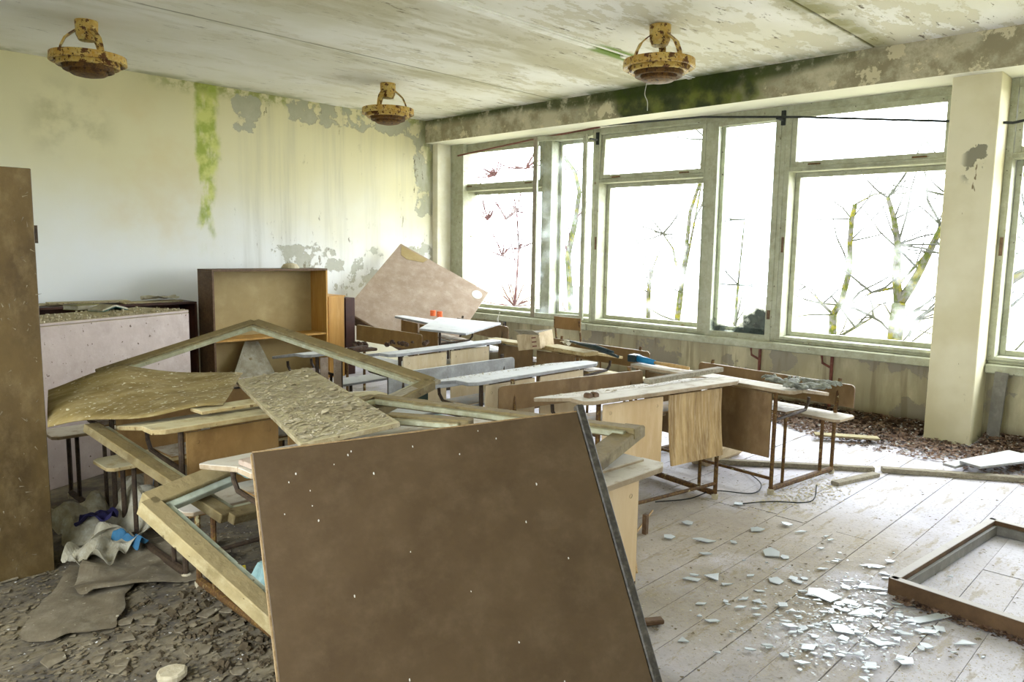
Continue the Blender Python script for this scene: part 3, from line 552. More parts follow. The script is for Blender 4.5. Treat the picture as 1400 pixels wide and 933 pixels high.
q = at(148, 424, z=1.056); book('teal-covered book lying face down, splayed open', (q.x, q.y, 1.056), 22, .11, .15, .03, 'teal cover', open_=True)
# ------------------------------------------------------------------ low shelves along the left wall, shelf unit
def carcass(name, label, M, W, Dp, H, mat, shelves=(), inner=None, backm=None, group=None, open_=True):
    t = thing(name, label, 'cabinet', M=M, group=group); th = .022
    MB().box(0, th, 0, Dp, 0, H).build('side_panel', mat, t, .002); MB().box(W-th, W, 0, Dp, 0, H).build('side_panel', inner or mat, t, .002)
    MB().box(0, W, 0, Dp, H+.0005, H+th).build('top_panel', mat, t, .002); MB().box(th, W-th, .0, Dp, .05, .07).build('bottom_panel', mat, t)
    MB().box(th, W-th, Dp-.012, Dp, .07, H).build('back_panel', backm or mat, t)
    for z in shelves: MB().box(th, W-th, .01, Dp-.012, z, z+.02).build('shelf', inner or mat, t)
    return t
for i, (x0, x1) in enumerate(((1.45, 2.45), (2.47, 3.42))):
    carcass('low_cabinet', ['dark low wall cabinet behind the laminate cabinet, under the loose boards', 'dark low wall cabinet left of the tall open shelf unit'][i], Matrix.Translation((x0, 7.86, 0)), x1-x0, .4, .925, 'dark red cabinet', (.48,), group='dark low wall cabinets')
for i, (px, py, w_, rz) in enumerate(((95, 414, .75, 4), (165, 413, .7, -6), (228, 412, .6, 7))):
    q = at(px, py, z=.96); x = q.x; y_ = min(max(q.y, 7.98), 8.12)
    tag(MB().box(-w_/2, w_/2, -.09, .09, .0, .012, Matrix.Rotation(R(rz), 4, 'Z')).build('loose_board', 'dusty board'), ['loose dusty board on the wall cabinets, nearest the tall cabinet', 'middle one of three loose boards on the wall cabinets', 'loose dusty board on the wall cabinets, nearest the shelf unit'][i], 'board', 'loose boards on the wall cabinets').location = ((1.85, 2.45, 3.0)[i], y_, .949+.001+.014*(i == 1))
def crumple(name, label, cat, p, sx, sy2, sz, mat, seed, group=None, n=9, rz=0):
    random.seed(seed); vs = []; fs = []
    for i in range(n):
        for j in range(n):
            x, y_ = (i/(n-1)-.5)*sx, (j/(n-1)-.5)*sy2; h = (mnoise.noise(Vector((x*9/max(sx,.1)*.4+seed, y_*3.6/max(sy2,.1), seed*.7)))+.45)*sz + abs(mnoise.noise(Vector((x*11, y_*11, seed))))*sz*.6
            vs.append((x+mnoise.noise(Vector((y_*12, seed, x*8)))*sx*.12, y_+mnoise.noise(Vector((seed, x*12, y_*9)))*sy2*.12, max(h, .002)))
    for i in range(n-1):
        for j in range(n-1): fs.append((i*n+j, (i+1)*n+j, (i+1)*n+j+1, i*n+j+1))
    o = MB().add(vs, fs).build(name, mat); s = o.modifiers.new('d', 'SUBSURF'); s.levels = s.render_levels = 1; s = o.modifiers.new('s', 'SOLIDIFY'); s.thickness = .002; s.offset = 1
    o.location = p; o.rotation_euler = (0, 0, R(rz)); return tag(o, label, cat, group)
crumple('crumpled_paper', 'crumpled grey paper on the wall cabinet beside the shelf unit', 'paper', (3.1, 8.0, .968), .38, .16, .05, 'paper', 3)
crumple('crumpled_rag', 'dark rotten rag on the wall cabinet nearest the tall cabinet', 'rag', (1.75, 7.95, .966), .3, .16, .06, 'bark litter', 9)
t = carcass('shelf_unit', 'open-fronted ochre shelf unit standing against the left wall', Matrix.Translation((3.47, 7.6, 0)), 1.36, .34, 1.265, 'pipe brown', (.53,), 'orange veneer', 'fibreboard', group=None)
random.seed(2); 
tag(MB().lathe([(0, 0), (.1, 0), (.1, .01), (.075, .045), (.03, .058), (0, .058)], 16).build('plaster_lump', 'plaster'), 'rounded grey plaster lump on top of the shelf unit', 'debris').location = (4.45, 7.76, 1.288)
# torn sheet inside the lower bay
vs = [(3.75,7.86,.08), (4.25,7.84,.08), (4.05,7.93,.52), (3.98,7.925,.52)]
tag(MB().prism([(-.3,0), (.25,0), (.1,.42), (-.06,.43)], 0, .004, plane_M((4.0, 7.74, .075), (1,.05,0), (0,.28,.95))).build('torn_sheet', 'paper'), 'triangular torn sheet propped in the lower bay of the shelf unit', 'paper')
t = thing('orange_cabinet', 'narrow orange veneered cabinet right of the shelf unit', 'cabinet', (0,0,0))
MB().box(4.87, 4.89, 7.7, 8.2, 0, .95).build('side_panel', 'orange veneer', t); MB().box(4.89, 5.1, 7.68, 7.7, 0, .95).build('front_panel', 'orange veneer', t); MB().box(4.87, 5.12, 7.68, 8.2, .951, .965).build('top_panel', 'orange veneer', t); MB().box(5.1, 5.12, 7.7, 8.2, 0, .95).build('side_panel', 'dark red cabinet', t)
t2 = tag(MB().box(5.15, 5.28, 7.72, 8.1, 0, .93).build('dark_panel', 'dark red cabinet', bevel=.003), 'dark red upright box beside the orange cabinet', 'cabinet')
# ------------------------------------------------------------------ leaning chipboard door in the far corner
A = at(548, 333, y=8.12); B = at(668, 400, x=7.0); Cc = at(489, 432, y=7.75)
Ux = (B-A); Vx = (Cc-A); Wd, Ht = Ux.length, (Vx - Ux.normalized()*Vx.dot(Ux.normalized())).length
M = plane_M(A, Ux, Vx)
t = thing('leaning_door', 'pinkish chipboard door leaning askew in the far corner', 'board', M=M)
MB().box(0, Wd, 0, Ht+.02, 0, .022).build('board_face', 'chipboard', t, .003)
MB().box(0, Wd*.62, Ht+.021, Ht+.04, 0, .16).build('side_flange', 'pipe brown', t, .003)
MB().prism([(.03, .03), (.42, .02), (.40, .1), (.2, .19), (.1, .17)], -.003, 0).build('torn_patch', 'fibreboard', t)
MB().lathe([(0, 0), (.07, 0), (.07, .002), (0, .002)], 20, Matrix.Translation((Wd-.11, .13, -.0025))).build('white_disc', 'white cord', t)
# ------------------------------------------------------------------ dusty sheets and boards lying over the desks
def grid_sheet(P4, n, m, fn, th):
    p00, p10, p11, p01 = [Vector(p) for p in P4]; vs = []; fs = []
    for i in range(n+1):
        for j in range(m+1):
            a, b = i/n, j/m; p = (p00*(1-a)+p10*a)*(1-b)+(p01*(1-a)+p11*a)*b; vs.append(p+Vector((0, 0, fn(a, b))))
    for i in range(n):
        for j in range(m): fs.append((i*(m+1)+j, (i+1)*(m+1)+j, (i+1)*(m+1)+j+1, i*(m+1)+j+1))
    return MB().add(vs, fs)
SP = [Vector((1.02, 3.72, .715)), Vector((1.60, 3.42, .775)), Vector((2.06, 4.17, .79)), Vector((1.60, 4.80, .79))]
SPL = [Vector((1.0, 4.4, .73))]
fn = lambda a, b: .035*math.sin(a*5.0+1.0)*b*(.3+b) + .02*math.sin(b*4+a*3) * (1-a) + .012
mb = MB(); outline = [(at(66,585,z=.70)), (at(215,566,z=.765)), (at(305,556,z=.775)), (at(332,514,z=.79)), (at(170,502,z=.88)), (at(66,532,z=.80))]
o0, o1, o2, o3, o4, o5 = outline
vs = []; fs = []; n, m = 20, 12
for i in range(n+1):
    a = i/n; lo = (o0*(1-a/.6)+o1*(a/.6)) if a < .6 else (o1*(1-(a-.6)/.4)+o2*((a-.6)/.4)); hi = (o5*(1-a/.45)+o4*(a/.45)) if a < .45 else (o4*(1-(a-.45)/.55)+o3*((a-.45)/.55))
    for j in range(m+1):
        b = j/m; p = lo*(1-b)+hi*b; vs.append(p+Vector((0, 0, .03*math.sin(math.pi*b)*math.sin(a*6.5+.5)+.012*math.sin(a*9+b*5))))
for i in range(n):
    for j in range(m): fs.append((i*(m+1)+j, (i+1)*(m+1)+j, (i+1)*(m+1)+j+1, i*(m+1)+j+1))
SHEET = list(vs); o = MB().add(vs, fs).build('warped_sheet', 'dusty sheet', smooth=True); s = o.modifiers.new('s', 'SOLIDIFY'); s.thickness = .006; s.offset = 1
tag(o, 'warped dusty hardboard sheet over the desks right of the tall cabinet', 'board')
A, B, E_ = at(322, 520, z=.80), at(553, 581, z=.80), at(411, 607, z=.79)
F_ = at(432, 503, z=.80)
B = at(553, 581, z=.835); vv = (E_-A).normalized(); uu = (B-E_); uu = uu-vv*uu.dot(vv); M = plane_M(A, uu, E_-A); Wb, Lb = uu.length, (E_-A).length
t = thing('flake_board', 'dusty board strewn with paint flakes lying across the desks', 'board', M=M)
MB().box(0, Wb, 0, Lb, -.0, .022).build('board_face', 'dusty board', t, .002)
nrm = M.to_3x3() @ Vector((0, 0, 1)); sgn = 1 if nrm.z > 0 else -1
def flakes(name, label, P3, n, rmin, rmax, mat, seed, lift=.003, curl=.5, cat='debris', bias=None):
    random.seed(seed); o_, a_, b_ = [Vector(p) for p in P3]; ua, ub = a_-o_, b_-o_; nn = ua.cross(ub).normalized(); nn = nn if nn.z > 0 else -nn
    ea = ua.normalized(); eb = nn.cross(ea); mb = MB()
    for i in range(n):
        s, q = random.random(), random.random()
        if bias: s, q = bias(s, q)
        c = o_+ua*s+ub*q; r = random.uniform(rmin, rmax)*(1+1.2*(random.random() > .92)); an = random.uniform(0, 6.3); k = random.choice((3, 4, 5)); tx, ty = random.uniform(-curl, curl), random.uniform(-curl, curl)
        vs = []
        for g in range(k):
            aa = an+2*math.pi*g/k+random.uniform(-.35, .35); rr = r*random.uniform(.55, 1.1); dx, dy = rr*math.cos(aa), rr*math.sin(aa)
            vs.append(c+ea*dx+eb*dy+nn*(lift+abs(dx*tx+dy*ty)))
        mb.add(vs, [tuple(range(k))])
    o = mb.build(name, mat); return tag(o, label, cat, kind='stuff')
top = .023 if sgn > 0 else .001
c0 = M @ Vector((0.01, .01, top if sgn > 0 else -.0)); 
flakes('paint_flakes', 'paint flakes scattered over the board across the desks', (c0, M @ Vector((Wb-.01, .01, top)), M @ Vector((.01, Lb-.01, top))), 2600, .004, .013, 'flake mix', 4)
random.seed(6); mb = MB()
for i in range(420):
    ii, jj = random.randint(3, n-1), random.randint(1, m-1); p = SHEET[ii*(m+1)+jj]; q_ = SHEET[(ii+1)*(m+1)+jj+1 if jj < m and ii < n else ii*(m+1)+jj]; p = p.lerp(q_, random.random())+Vector((0, 0, .009)); r = random.uniform(.003, .011); an = random.uniform(0, 6.3)
    mb.add([(p.x+r*math.cos(an+k_*1.6), p.y+r*math.sin(an+k_*1.6)*.8, p.z+random.uniform(0, .004)) for k_ in range(4)], [(0,1,2,3)])
tag(mb.build('paint_flakes', 'flake mix'), 'paint flakes scattered over the warped sheet', 'debris', kind='stuff')
def desk_flakes(dk, L, h, n, mat, label, seed):
    bpy.context.view_layer.update(); W = dk.matrix_world
    flakes('paint_flakes', label, (W @ Vector((-L/2+.04, .14, h+.0)), W @ Vector((L/2-.04, .14, h+.0)), W @ Vector((-L/2+.04, .46, h-.056))), n, .003, .011, mat, seed, lift=.001)
desk_flakes(D1, 1.29, .755, 380, 'flake mix', 'small paint flakes on top of the two-knob desk', 71)
desk_flakes(D2, 1.27, .745, 260, 'flake mix', 'small paint flakes on the pale-topped desk', 72)
desk_flakes(D0, 1.25, .735, 380, 'pale flake', 'pale flakes on the desk end right of the big board', 73)
desk_flakes(DC, 1.27, .74, 600, 'flake mix', 'flakes over the dust-whitened desk top', 74)
# ------------------------------------------------------------------ old window frames
def profile_bar(mb, a, b, w, h, up):       # moulded sash bar: body plus a glazing rebate lip
    a, b = Vector(a), Vector(b); mb.bar(a, b, w, h, up)
def sash(label, O, u, v, members, w=.055, h=.045, mat='bare sash wood', lipm='sash paint', name='window_sash', cat='window frame', extra=None):
    M = plane_M(O, u, v); t = thing(name, label, cat, M=M, group='old window sashes heaped on the desks')
    for (x0, y0, x1, y1) in members:
        d = Vector((x1-x0, y1-y0, 0)); ins = Vector((-d.y, d.x, 0)).normalized()
        mb = MB().bar((x0, y0, 0), (x1, y1, 0), w, h); r = mb.build('rail', mat, t, .004)
        MB().bar(Vector((x0, y0, 0))+d.normalized()*w*.6+ins*(w*.72), Vector((x1, y1, 0))-d.normalized()*w*.6+ins*(w*.72), w*.42, h*.5).build('rebate', lipm, r, .003)
    return t, M
# A: the large sash whose corner points up in front of the shelf unit
A = Vector((2.409, 4.670, 1.03)); B = Vector((2.622, 3.120, .815)); Dd = Vector((1.40, 4.56, .81))
tA, MA = sash('largest old sash, peaked corner up in front of the shelf unit', A, B-A, Dd-A, [(0, 0, 1.575, 0), (0, 1.02, 0, 0), (1.575, 0, 1.575, .62)], .07, .05)
MB().bar((1.575-.0, -.05, .0), (1.575, .3, -.03), .05, .02).build('broken_lath', 'grey old wood', tA)
# B: sash lying flat under the big board's top edge
pA, pB = at(512, 546, z=.79), at(872, 592, z=.83)
tB, MBm = sash('old sash lying behind the top edge of the big leaning board', pA, pB-pA, Vector((-.9, -.4, -.02)), [(0, 0, (pB-pA).length, 0), (0, .55, 0, 0), (.35, .28, .75, .2)], .06, .045)
pE = at(845, 615, z=.80)
tag(MB().bar(at(800, 640, z=.79), at(868, 588, z=.81), .09, .05).build('splintered_rail', 'bare sash wood', bevel=.006), 'splintered rail end sticking out right of the leaning board', 'window frame')
# C: pale thick frame at lower left
A = at(200, 690, z=.57); B = at(318, 655, z=.57); E2 = at(372, 845, z=.25)
tC, MCm = sash('thick pale-green broken sash sloping to the floor at lower left', A, E2-A, B-A, [(0, 0, 1.0, 0), (0, .42, 0, 0)], .075, .06, 'tan sash wood', pm('pale green paint', (186,196,180), (152,158,140), (206,214,202), 8, rough=.5, bump=.3, speck=(104,92,66), speck_scale=24, speck_t=.68, dust=(150,134,96), dust_amt=.2))
# D: sash dropping from the warped sheet behind C
A = at(124, 584, z=.69); B = at(312, 708, z=.475); E3 = at(350, 688, z=.475)
tD, MDm = sash('dirty sash sloping down from under the warped sheet', A, B-A, E3-B, [(0, 0, (B-A).length, 0), ((B-A).length, 0, (B-A).length, .35)], .07, .04)
# glass sheets and planks on the desk ends
def plank(name, label, a, b, w_, h_, mat, cat='plank', bevel=.003, up=(0,0,1), group=None): return tag(MB().bar(a, b, w_, h_, up).build(name, mat, bevel=bevel), label, cat, group)
plank('plank', 'grey loose plank, nearer of two stacked on the desk end right of the big board', (1.9, 1.70, .735), (2.44, 1.68, .735), .12, .022, 'desk top')
plank('plank', 'grey loose plank, farther of two on the desk end right of the big board', (1.95, 1.86, .725), (2.41, 1.84, .725), .12, .03, 'desk top')
q0, q1 = at(884, 522, z=.775), at(985, 505, z=.775)
plank('plank', 'long grey weathered lath lying along the two-knob desk', q0, q1, .05, .03, 'grey old wood')
plank('plank', 'short board under the dusty sheet at its right end', (1.5, 3.50, .765), (2.2, 3.52, .765), .12, .018, 'mossy desk top')
plank('plank', 'thin pinkish board lying on the desk corner left of the big board', (1.27, 2.56, .752), (1.75, 2.58, .752), .1, .02, 'chipboard')
for i, px in enumerate((762, 773)):
    q = at(px, 534, z=.80); tag(MB().lathe([(0,-.02), (.016,-.02), (.0185,-.012), (.0185,.012), (.016,.02), (0,.02)], 16, Matrix.Rotation(R(90), 4, 'X')).build('wooden_knob', 'pipe brown'), ['left round wooden knob on the end of the desk', 'right round wooden knob on the end of the desk'][i], 'knob', 'round knobs on the desk').location = (3.20+.045*i, 2.50-.008*i, .7635)
# desk bench stool with glass (between dusty desks)
t = thing('low_stool', 'low grey bench end with a green-tinged glass sheet', 'stool', (2.78, 4.2, 0), R(-20))
MB().box(-.22, .22, -.2, .2, .53, .555).build('seat', 'desk top', t, .003); 
for sx in (-.18, .18):
    for s2 in (-.16, .16): MB().tube([(sx, s2, 0), (sx, s2, .53)], .014).build('leg', 'dark tube', t)
tag(MB().prism([(-.2,-.16), (.18,-.17), (.2,.12), (-.17,.17)], 0, .005, Matrix.Translation((2.78, 4.2, .5565)) @ Matrix.Rotation(R(-20), 4, 'Z')).build('glass_sheet', 'green cushion'), 'green-tinged glass sheet lying on the low bench end', 'glass')
# sloping board over D4 and the orange tin
P4 = [at(573, 452, z=.785), at(600, 436, z=.79), at(685, 441, z=.80), at(637, 459, z=.775)]
M = plane_M(P4[0], P4[3]-P4[0], P4[1]-P4[0]); loc = [M.inverted() @ p for p in P4]
tag(MB().prism([(p.x, p.y) for p in loc], -.0, .02, M).build('sloping_board', 'pale desk top', bevel=.003), 'pale board lying skewed over the desk by the leaning door', 'board')
for k, (dx, dy) in enumerate(((-.04, .05), (.04, -.05))):
    tag(MB().lathe([(0, 0), (.034, 0), (.034, .065), (0, .065)], 16).build('orange_tin', 'orange tin'), ['left orange patterned tin on the desk by the leaning door', 'right orange patterned tin on the desk by the leaning door'][k], 'tin', 'orange tins on the far desk').location = tuple(at(592+9*k, 432+1.5*k, z=.742))
# ------------------------------------------------------------------ things on the desks near the windows
t = thing('cardboard_carton', 'torn folded cardboard carton with red marks on the middle desks', 'carton', (4.72, 4.25, .722), R(20))
MT = Matrix.Rotation(R(-9), 4, 'X')
MB().box(-.15, .15, -.1, -.096, 0, .13, MT).build('carton_wall', 'cardboard', t); MB().box(-.15, .15, .096, .1, 0, .13, MT).build('carton_wall', 'cardboard', t)
MB().box(-.154, -.15, -.1, .1, 0, .13, MT).build('carton_end', 'cardboard', t); MB().box(.15, .154, -.1, .1, 0, .11, MT).build('carton_end', 'cardboard', t)
MB().prism([(-.15, -.09), (.16, -.1), (.17, .1), (-.13, .09)], .131, .135, MT).build('carton_flap', 'grey old wood', t)
MB().prism([(0, -.09), (.15, -.08), (.13, .09), (0, .09)], 0, .004, Matrix.Translation((-.155, 0, .13)) @ Matrix.Rotation(R(200), 4, 'Y')).build('carton_flap', 'paper', t)
for k in range(3): MB().box(-.1565, -.1545, -.07, -.03, .02+.035*k, .03+.035*k, MT).build('red_mark', 'red oxide pipe', t)
plank('plank', 'moss-edged grey plank on the side-turned brown desk', at(752, 474, z=.735), at(808, 484, z=.735), .16, .03, 'mossy desk top')
for i, (a, b, w_) in enumerate((((780,467),(845,488),.06), ((790,470),(838,482),.05))):
    tag(MB().tube([at(a[0], a[1], z=.77+.02*i), at((a[0]+b[0])/2, (a[1]+b[1])/2-2, z=.775+.02*i), at(b[0], b[1], z=.755+.02*i)], [.01, .017, .012]).build('umbrella', 'tool dark'), ['dark rolled bundle lying beside the mossy plank', 'upper dark rolled bundle beside the mossy plank'][i], 'bundle', 'rolled dark bundles')
crumple('crumpled_paper', 'small white crumpled wad behind the carton', 'paper', (5.02, 4.15, .725), .14, .1, .05, 'paper', 21)
# brush
a, b, c, d = at(862, 489, z=.735), at(873, 490.5, z=.735), at(895, 496, z=.728), at(942, 504, z=.72)
t = thing('brush', 'blue-handled brush with dark head on the side-turned desk', 'brush', (0,0,0))
MB().bar(a, b, .09, .055).build('brush_head', 'tool dark', t, .006); MB().tube([b, (b+c)/2, c], [.028, .024, .018], 12).build('grip', 'tool blue', t, smooth=True); MB().tube([c, (c+d)/2, d], [.012, .015, .012], 10).build('handle', 'wood handle', t, smooth=True)
# gloves on DR
def glove(label, p, rz, seed):
    t = thing('work_glove', label, 'glove', p, R(rz), 'grey work gloves')
    random.seed(seed)
    MB().tube([(-.13, 0, .016), (-.1, .004, .02), (-.06, 0, .016), (0, 0, .022), (.04, 0, .018), (.055, 0, .014)], [.034, .03, .022, .038, .036, .01], 12, Matrix.Scale(.55, 4, (0,0,1))).build('palm', 'glove cloth', t, smooth=True)
    for k in range(4):
        y0 = -.027+.018*k; l = (.055, .07, .066, .05)[k]; sp = (k-1.5)*.012
        MB().tube([(.035, y0, .012), (.06+l*.3, y0+sp*.5, .022+random.uniform(-.004, .01)), (.05+l*.9, y0+sp, .014+random.uniform(0, .008)), (.055+l, y0+sp, .01)], [.0095, .0095, .0085, .004], 8).build('finger', 'glove cloth', t, smooth=True)
    MB().tube([(-.01, .03, .012), (.01, .05, .018), (.03, .062, .012), (.036, .064, .01)], [.011, .0105, .009, .004], 8).build('thumb', 'glove cloth', t, smooth=True)
for i, (px, py, rz, lab) in enumerate(((1062, 519, 60, 'grey work glove farthest from the desk end'), (1085, 521, 15, 'crossed grey work glove in the middle of the heap'), (1108, 527, -70, 'light grey work glove of the heap, nearer the desk edge'), (1125, 524, -95, 'grey work glove at the very end of the desk'), (1098, 529, 140, 'grey work glove lying across the front of the heap'))):
    q = at(px, py, z=.715); glove(lab, (q.x, q.y, .70 if i < 3 else .705), rz, i)
# bark and nuts on D3
random.seed(31); n_ = 0
for i in range(26):
    px = random.choice((random.uniform(483, 500), random.uniform(528, 585))); q = at(px, 472+(px-528)*-.03+random.uniform(-3, 2), z=.755); r = random.uniform(.012, .026)
    o = D.objects.new('walnut', None) if False else None
    mb = MB(); prof = [(0,-r*.8), (r*.7,-r*.6), (r,0), (r*.65,r*.6), (0,r*.8)]; mb.lathe(prof, 7)
    o = mb.build('dried_fruit', 'bark litter'); o.location = (q.x, q.y, .746+r*.75); o.rotation_euler = (random.uniform(-.4, .4), random.uniform(-.4, .4), random.random()*3)
    tag(o, 'dark dried fruit among many on the bark-strewn desk', 'dried fruit', 'dried fruits strewn on the far desk')
for i, (x0, x1) in enumerate(((470, 512), (478, 500))):
    a, b = at(x0, 481-3*i, z=.765+.02*i), at(x1, 477-3*i, z=.765+.02*i); tag(MB().bar(a, b, .09-.03*i, .022).build('bark_piece', 'bark litter', bevel=.006), ['longer dark bark slab at the left end of the far desk', 'small dark bark piece on top of the bark slab'][i], 'bark', 'bark on the far desk')
# ------------------------------------------------------------------ chair at the window
t = thing('school_chair', 'small school chair by the sill under the open sash', 'chair', (6.42, 5.17, 0), R(178))
for s in (-1, 1):
    MB().tube([(.17, s*.17, 0), (.14, s*.17, .42), (.17, s*.175, .62), (.2, s*.175, .80)], .011).build('back_leg', 'rusted tube', t)
    MB().tube([(-.2, s*.17, 0), (-.17, s*.17, .42), (.14, s*.17, .42)], .011).build('front_leg', 'rusted tube', t)
MB().box(-.2, .17, -.19, .19, .432, .444).build('seat', 'plywood', t, .004)
vs = []; fs = []
for i in range(9):
    y_ = -.19+.38*i/8; xo = .215-.03*(1-((i-4)/4)**2)*-1; vs += [(xo-.03, y_, .70), (xo-.03, y_, .83), (xo-.02, y_, .83), (xo-.02, y_, .70)]
for i in range(8):
    for q_ in range(4): fs.append((i*4+q_, i*4+(q_+1)%4, i*4+4+(q_+1)%4, i*4+4+q_))
fs += [(0,1,2,3), (32,33,34,35)]
MB().add(vs, fs).build('backrest', 'ochre panel', t)
# green-white cushion / crate seen under D2
t = tag(MB().box(-.35, .35, -.16, .16, 0, .3).build('foam_block', 'green cushion', bevel=.02), 'pale blue-green painted box under the pale-topped desk', 'box'); t.location = (3.35, 4.345, 0)
tag(MB().box(-.1, .1, -.03, .03, .0, .26).build('dark_slab', 'dark green', bevel=.004), 'dark green slab standing on the pale blue-green box', 'slab').location = (3.5, 4.35, .301)
# ------------------------------------------------------------------ frame lying on the floor at right
A = Vector((3.62, 1.03, .0)); B = Vector((4.86, .90, 0)); E4 = Vector((3.50, .15, 0))
t = thing('floor_frame', 'brown wooden door frame lying flat on the floor at right', 'frame', M=plane_M(A, B-A, Vector((.12, 1, 0))) )
Lf = (B-A).length; Wf = 1.5
for (x0, y0, x1, y1) in ((0, 0, Lf, 0), (0, 0, 0, -Wf), (Lf, 0, Lf, -Wf), (0, -Wf, Lf, -Wf)):
    d = Vector((x1-x0, y1-y0, 0)).normalized(); r = MB().bar(Vector((x0, y0, .04))-d*.0135, Vector((x1, y1, .04))+d*.0135, .04, .08).build('rail', pm('dusty brown frame', (104, 80, 54), (74, 54, 36), None, 8, bump=.3, dust=(196,192,188), dust_amt=1.1), t, .002)
    sd = Vector((-d.y, d.x, 0)); cen = Vector((Lf/2, -Wf/2, 0)); sd = sd if (cen-Vector((x0, y0, 0))).dot(sd) > 0 else -sd
    MB().bar(Vector((x0, y0, .03))+d*.03+sd*.0285, Vector((x1, y1, .03))-d*.03+sd*.0285, .016, .05).build('inner_lip', 'steel grey', r)
# long battens on the floor
plank('floor_batten', 'long grey batten on the floor behind the glove desk', (4.9, 2.78, .018), (5.62, 1.79, .018), .05, .036, 'grey old wood')
plank('floor_batten', 'long grey batten on the floor reaching the right edge', (5.66, 1.75, .018), (6.9, -.25, .018), .06, .036, 'grey old wood')
plank('floor_batten', 'short batten beside the glove desk foot', (5.08, 1.86, .014), (5.52, 1.74, .014), .06, .026, 'grey old wood')
a, b = at(1290, 640, z=.05), at(1345, 622, z=.05)
plank('floor_plank_loose', 'pale plank on the leaf litter right of the column, its near end dark', (5.96, 1.40, .06), (6.7, 1.14, .07), .09, .02, 'pale desk top')
plank('floor_plank_loose', 'second pale plank over the leaf litter at the right edge', (6.0, 1.28, .085), (7.05, .82, .075), .16, .02, 'pale desk top')
plank('floor_board_bit', 'thin board on the leaf litter left of the column', (6.25, 2.48, .045), (6.5, 2.05, .045), .1, .015, 'dusty board')
# box under D1/DR
tag(MB().box(-.28, .28, -.1, .1, 0, .15).build('rolled_felt', 'cardboard', bevel=.04), 'rounded grey-brown block on the floor behind the two-knob desk', 'block').location = (5.08, 2.74, .002)
tag(MB().bar((2.62, 1.62, .016), (2.5, 1.70, .016), .04, .02).build('wood_chunk', 'pipe brown', bevel=.004), 'dark splintered chunk on the floor right of the big board', 'wood chunk')
tag(MB().tube([(2.95, 1.98, .008), (3.3, 2.25, .008), (3.75, 2.42, .008)], .006, 5).build('thin_rod', 'wood handle'), 'thin pale rod on the floor left of the two-knob desk leg', 'rod')
tag(MB().bar((3.42, 2.25, .0), (3.42, 2.25, .11), .025, .025, up=(1,0,0)).build('wood_peg', 'pipe brown'), 'upright wooden peg on the floor under the two-knob desk', 'peg')
tag(MB().tube(smooth([(3.9, 2.5, .006), (4.1, 2.38, .01), (4.3, 2.32, .03), (4.5, 2.16, .006), (4.7, 2.2, .02), (4.95, 2.45, .01)]), .004, 5).tube(smooth([(4.25, 2.12, .006), (4.4, 1.98, .02), (4.62, 1.83, .006), (4.78, 1.86, .07)]), .004, 5).build('wires', 'cable rubber'), 'thin wires trailing on the floor between the two-knob and glove desks', 'wire')
# ------------------------------------------------------------------ rubbish in the left corner
crumple('paper_sack', 'crumpled pale paper sack on the floor beside the tall cabinet', 'sack', (1.28, 4.2, .0), .42, .4, .22, 'paper', 11, n=12)
crumple('paper_sack', 'torn pale sack with blue print in front of the crumpled sack', 'sack', (1.20, 3.9, .0), .3, .26, .14, 'paper', 14, n=11, rz=30)
crumple('blue_wrapper', 'blue plastic wrapper beside the torn sack', 'wrapper', (1.31, 3.88, .02), .06, .2, .10, 'blue print', 17, rz=20)
crumple('navy_cloth', 'dark navy rag on top of the paper sacks', 'rag', (1.24, 4.12, .12), .18, .15, .07, 'navy cloth', 19, rz=-30)
crumple('blue_wrapper', 'blue-striped wrapper standing by the desk leg', 'wrapper', (1.52, 4.28, .02), .07, .2, .22, 'blue print', 23)
crumple('paper_sack', 'pale paper sack under the desk end behind the sloping sash', 'sack', (1.62, 4.25, .0), .36, .3, .24, 'paper', 29, n=11)
o = crumple('lino_sheet', 'curled piece of lino on the floor before the paper sacks', 'lino', (1.32, 3.62, .004), .62, .5, .05, 'lino', 33, n=12, rz=-20)
o = crumple('lino_sheet', 'cracked flat lino slab below the tall cabinet', 'lino', (1.0, 3.5, .004), .7, .34, .022, 'lino', 37, n=12, rz=60)
o = crumple('plastic_bag', 'bluish clear plastic bag under the sloping sashes', 'bag', (1.62, 2.85, .0), .4, .3, .2, 'green cushion', 41, n=11)
crumple('wrapper', 'bluish crumpled film on the floor behind the sloping sashes', 'wrapper', (1.75, 3.3, .45), .3, .2, .07, 'green cushion', 43)
plank('small_board', 'thin brown board leaning under the ochre desk', (1.50, 4.1, .02), (1.56, 4.25, .32), .02, .07, 'brown panel', up=(1,0,0))
tag(MB().box(-.05,.05,-.005,.005, 0,.1).build('yellow_card', 'yellow card'), 'small yellow card behind the thick pale sash', 'card').location = (1.50, 3.15, .002)
random.seed(77); mb = MB(); n=9; pts = [( .055*math.cos(2*math.pi*k/n)*random.uniform(.8,1.15), .05*math.sin(2*math.pi*k/n)*random.uniform(.8,1.15)) for k in range(n)]
tag(MB().prism(pts, 0, .03).build('plaster_chunk', 'plaster', bevel=.008), 'pale rounded plaster chunk on the dirt at bottom left', 'plaster').location = (1.0, 2.62, .012)
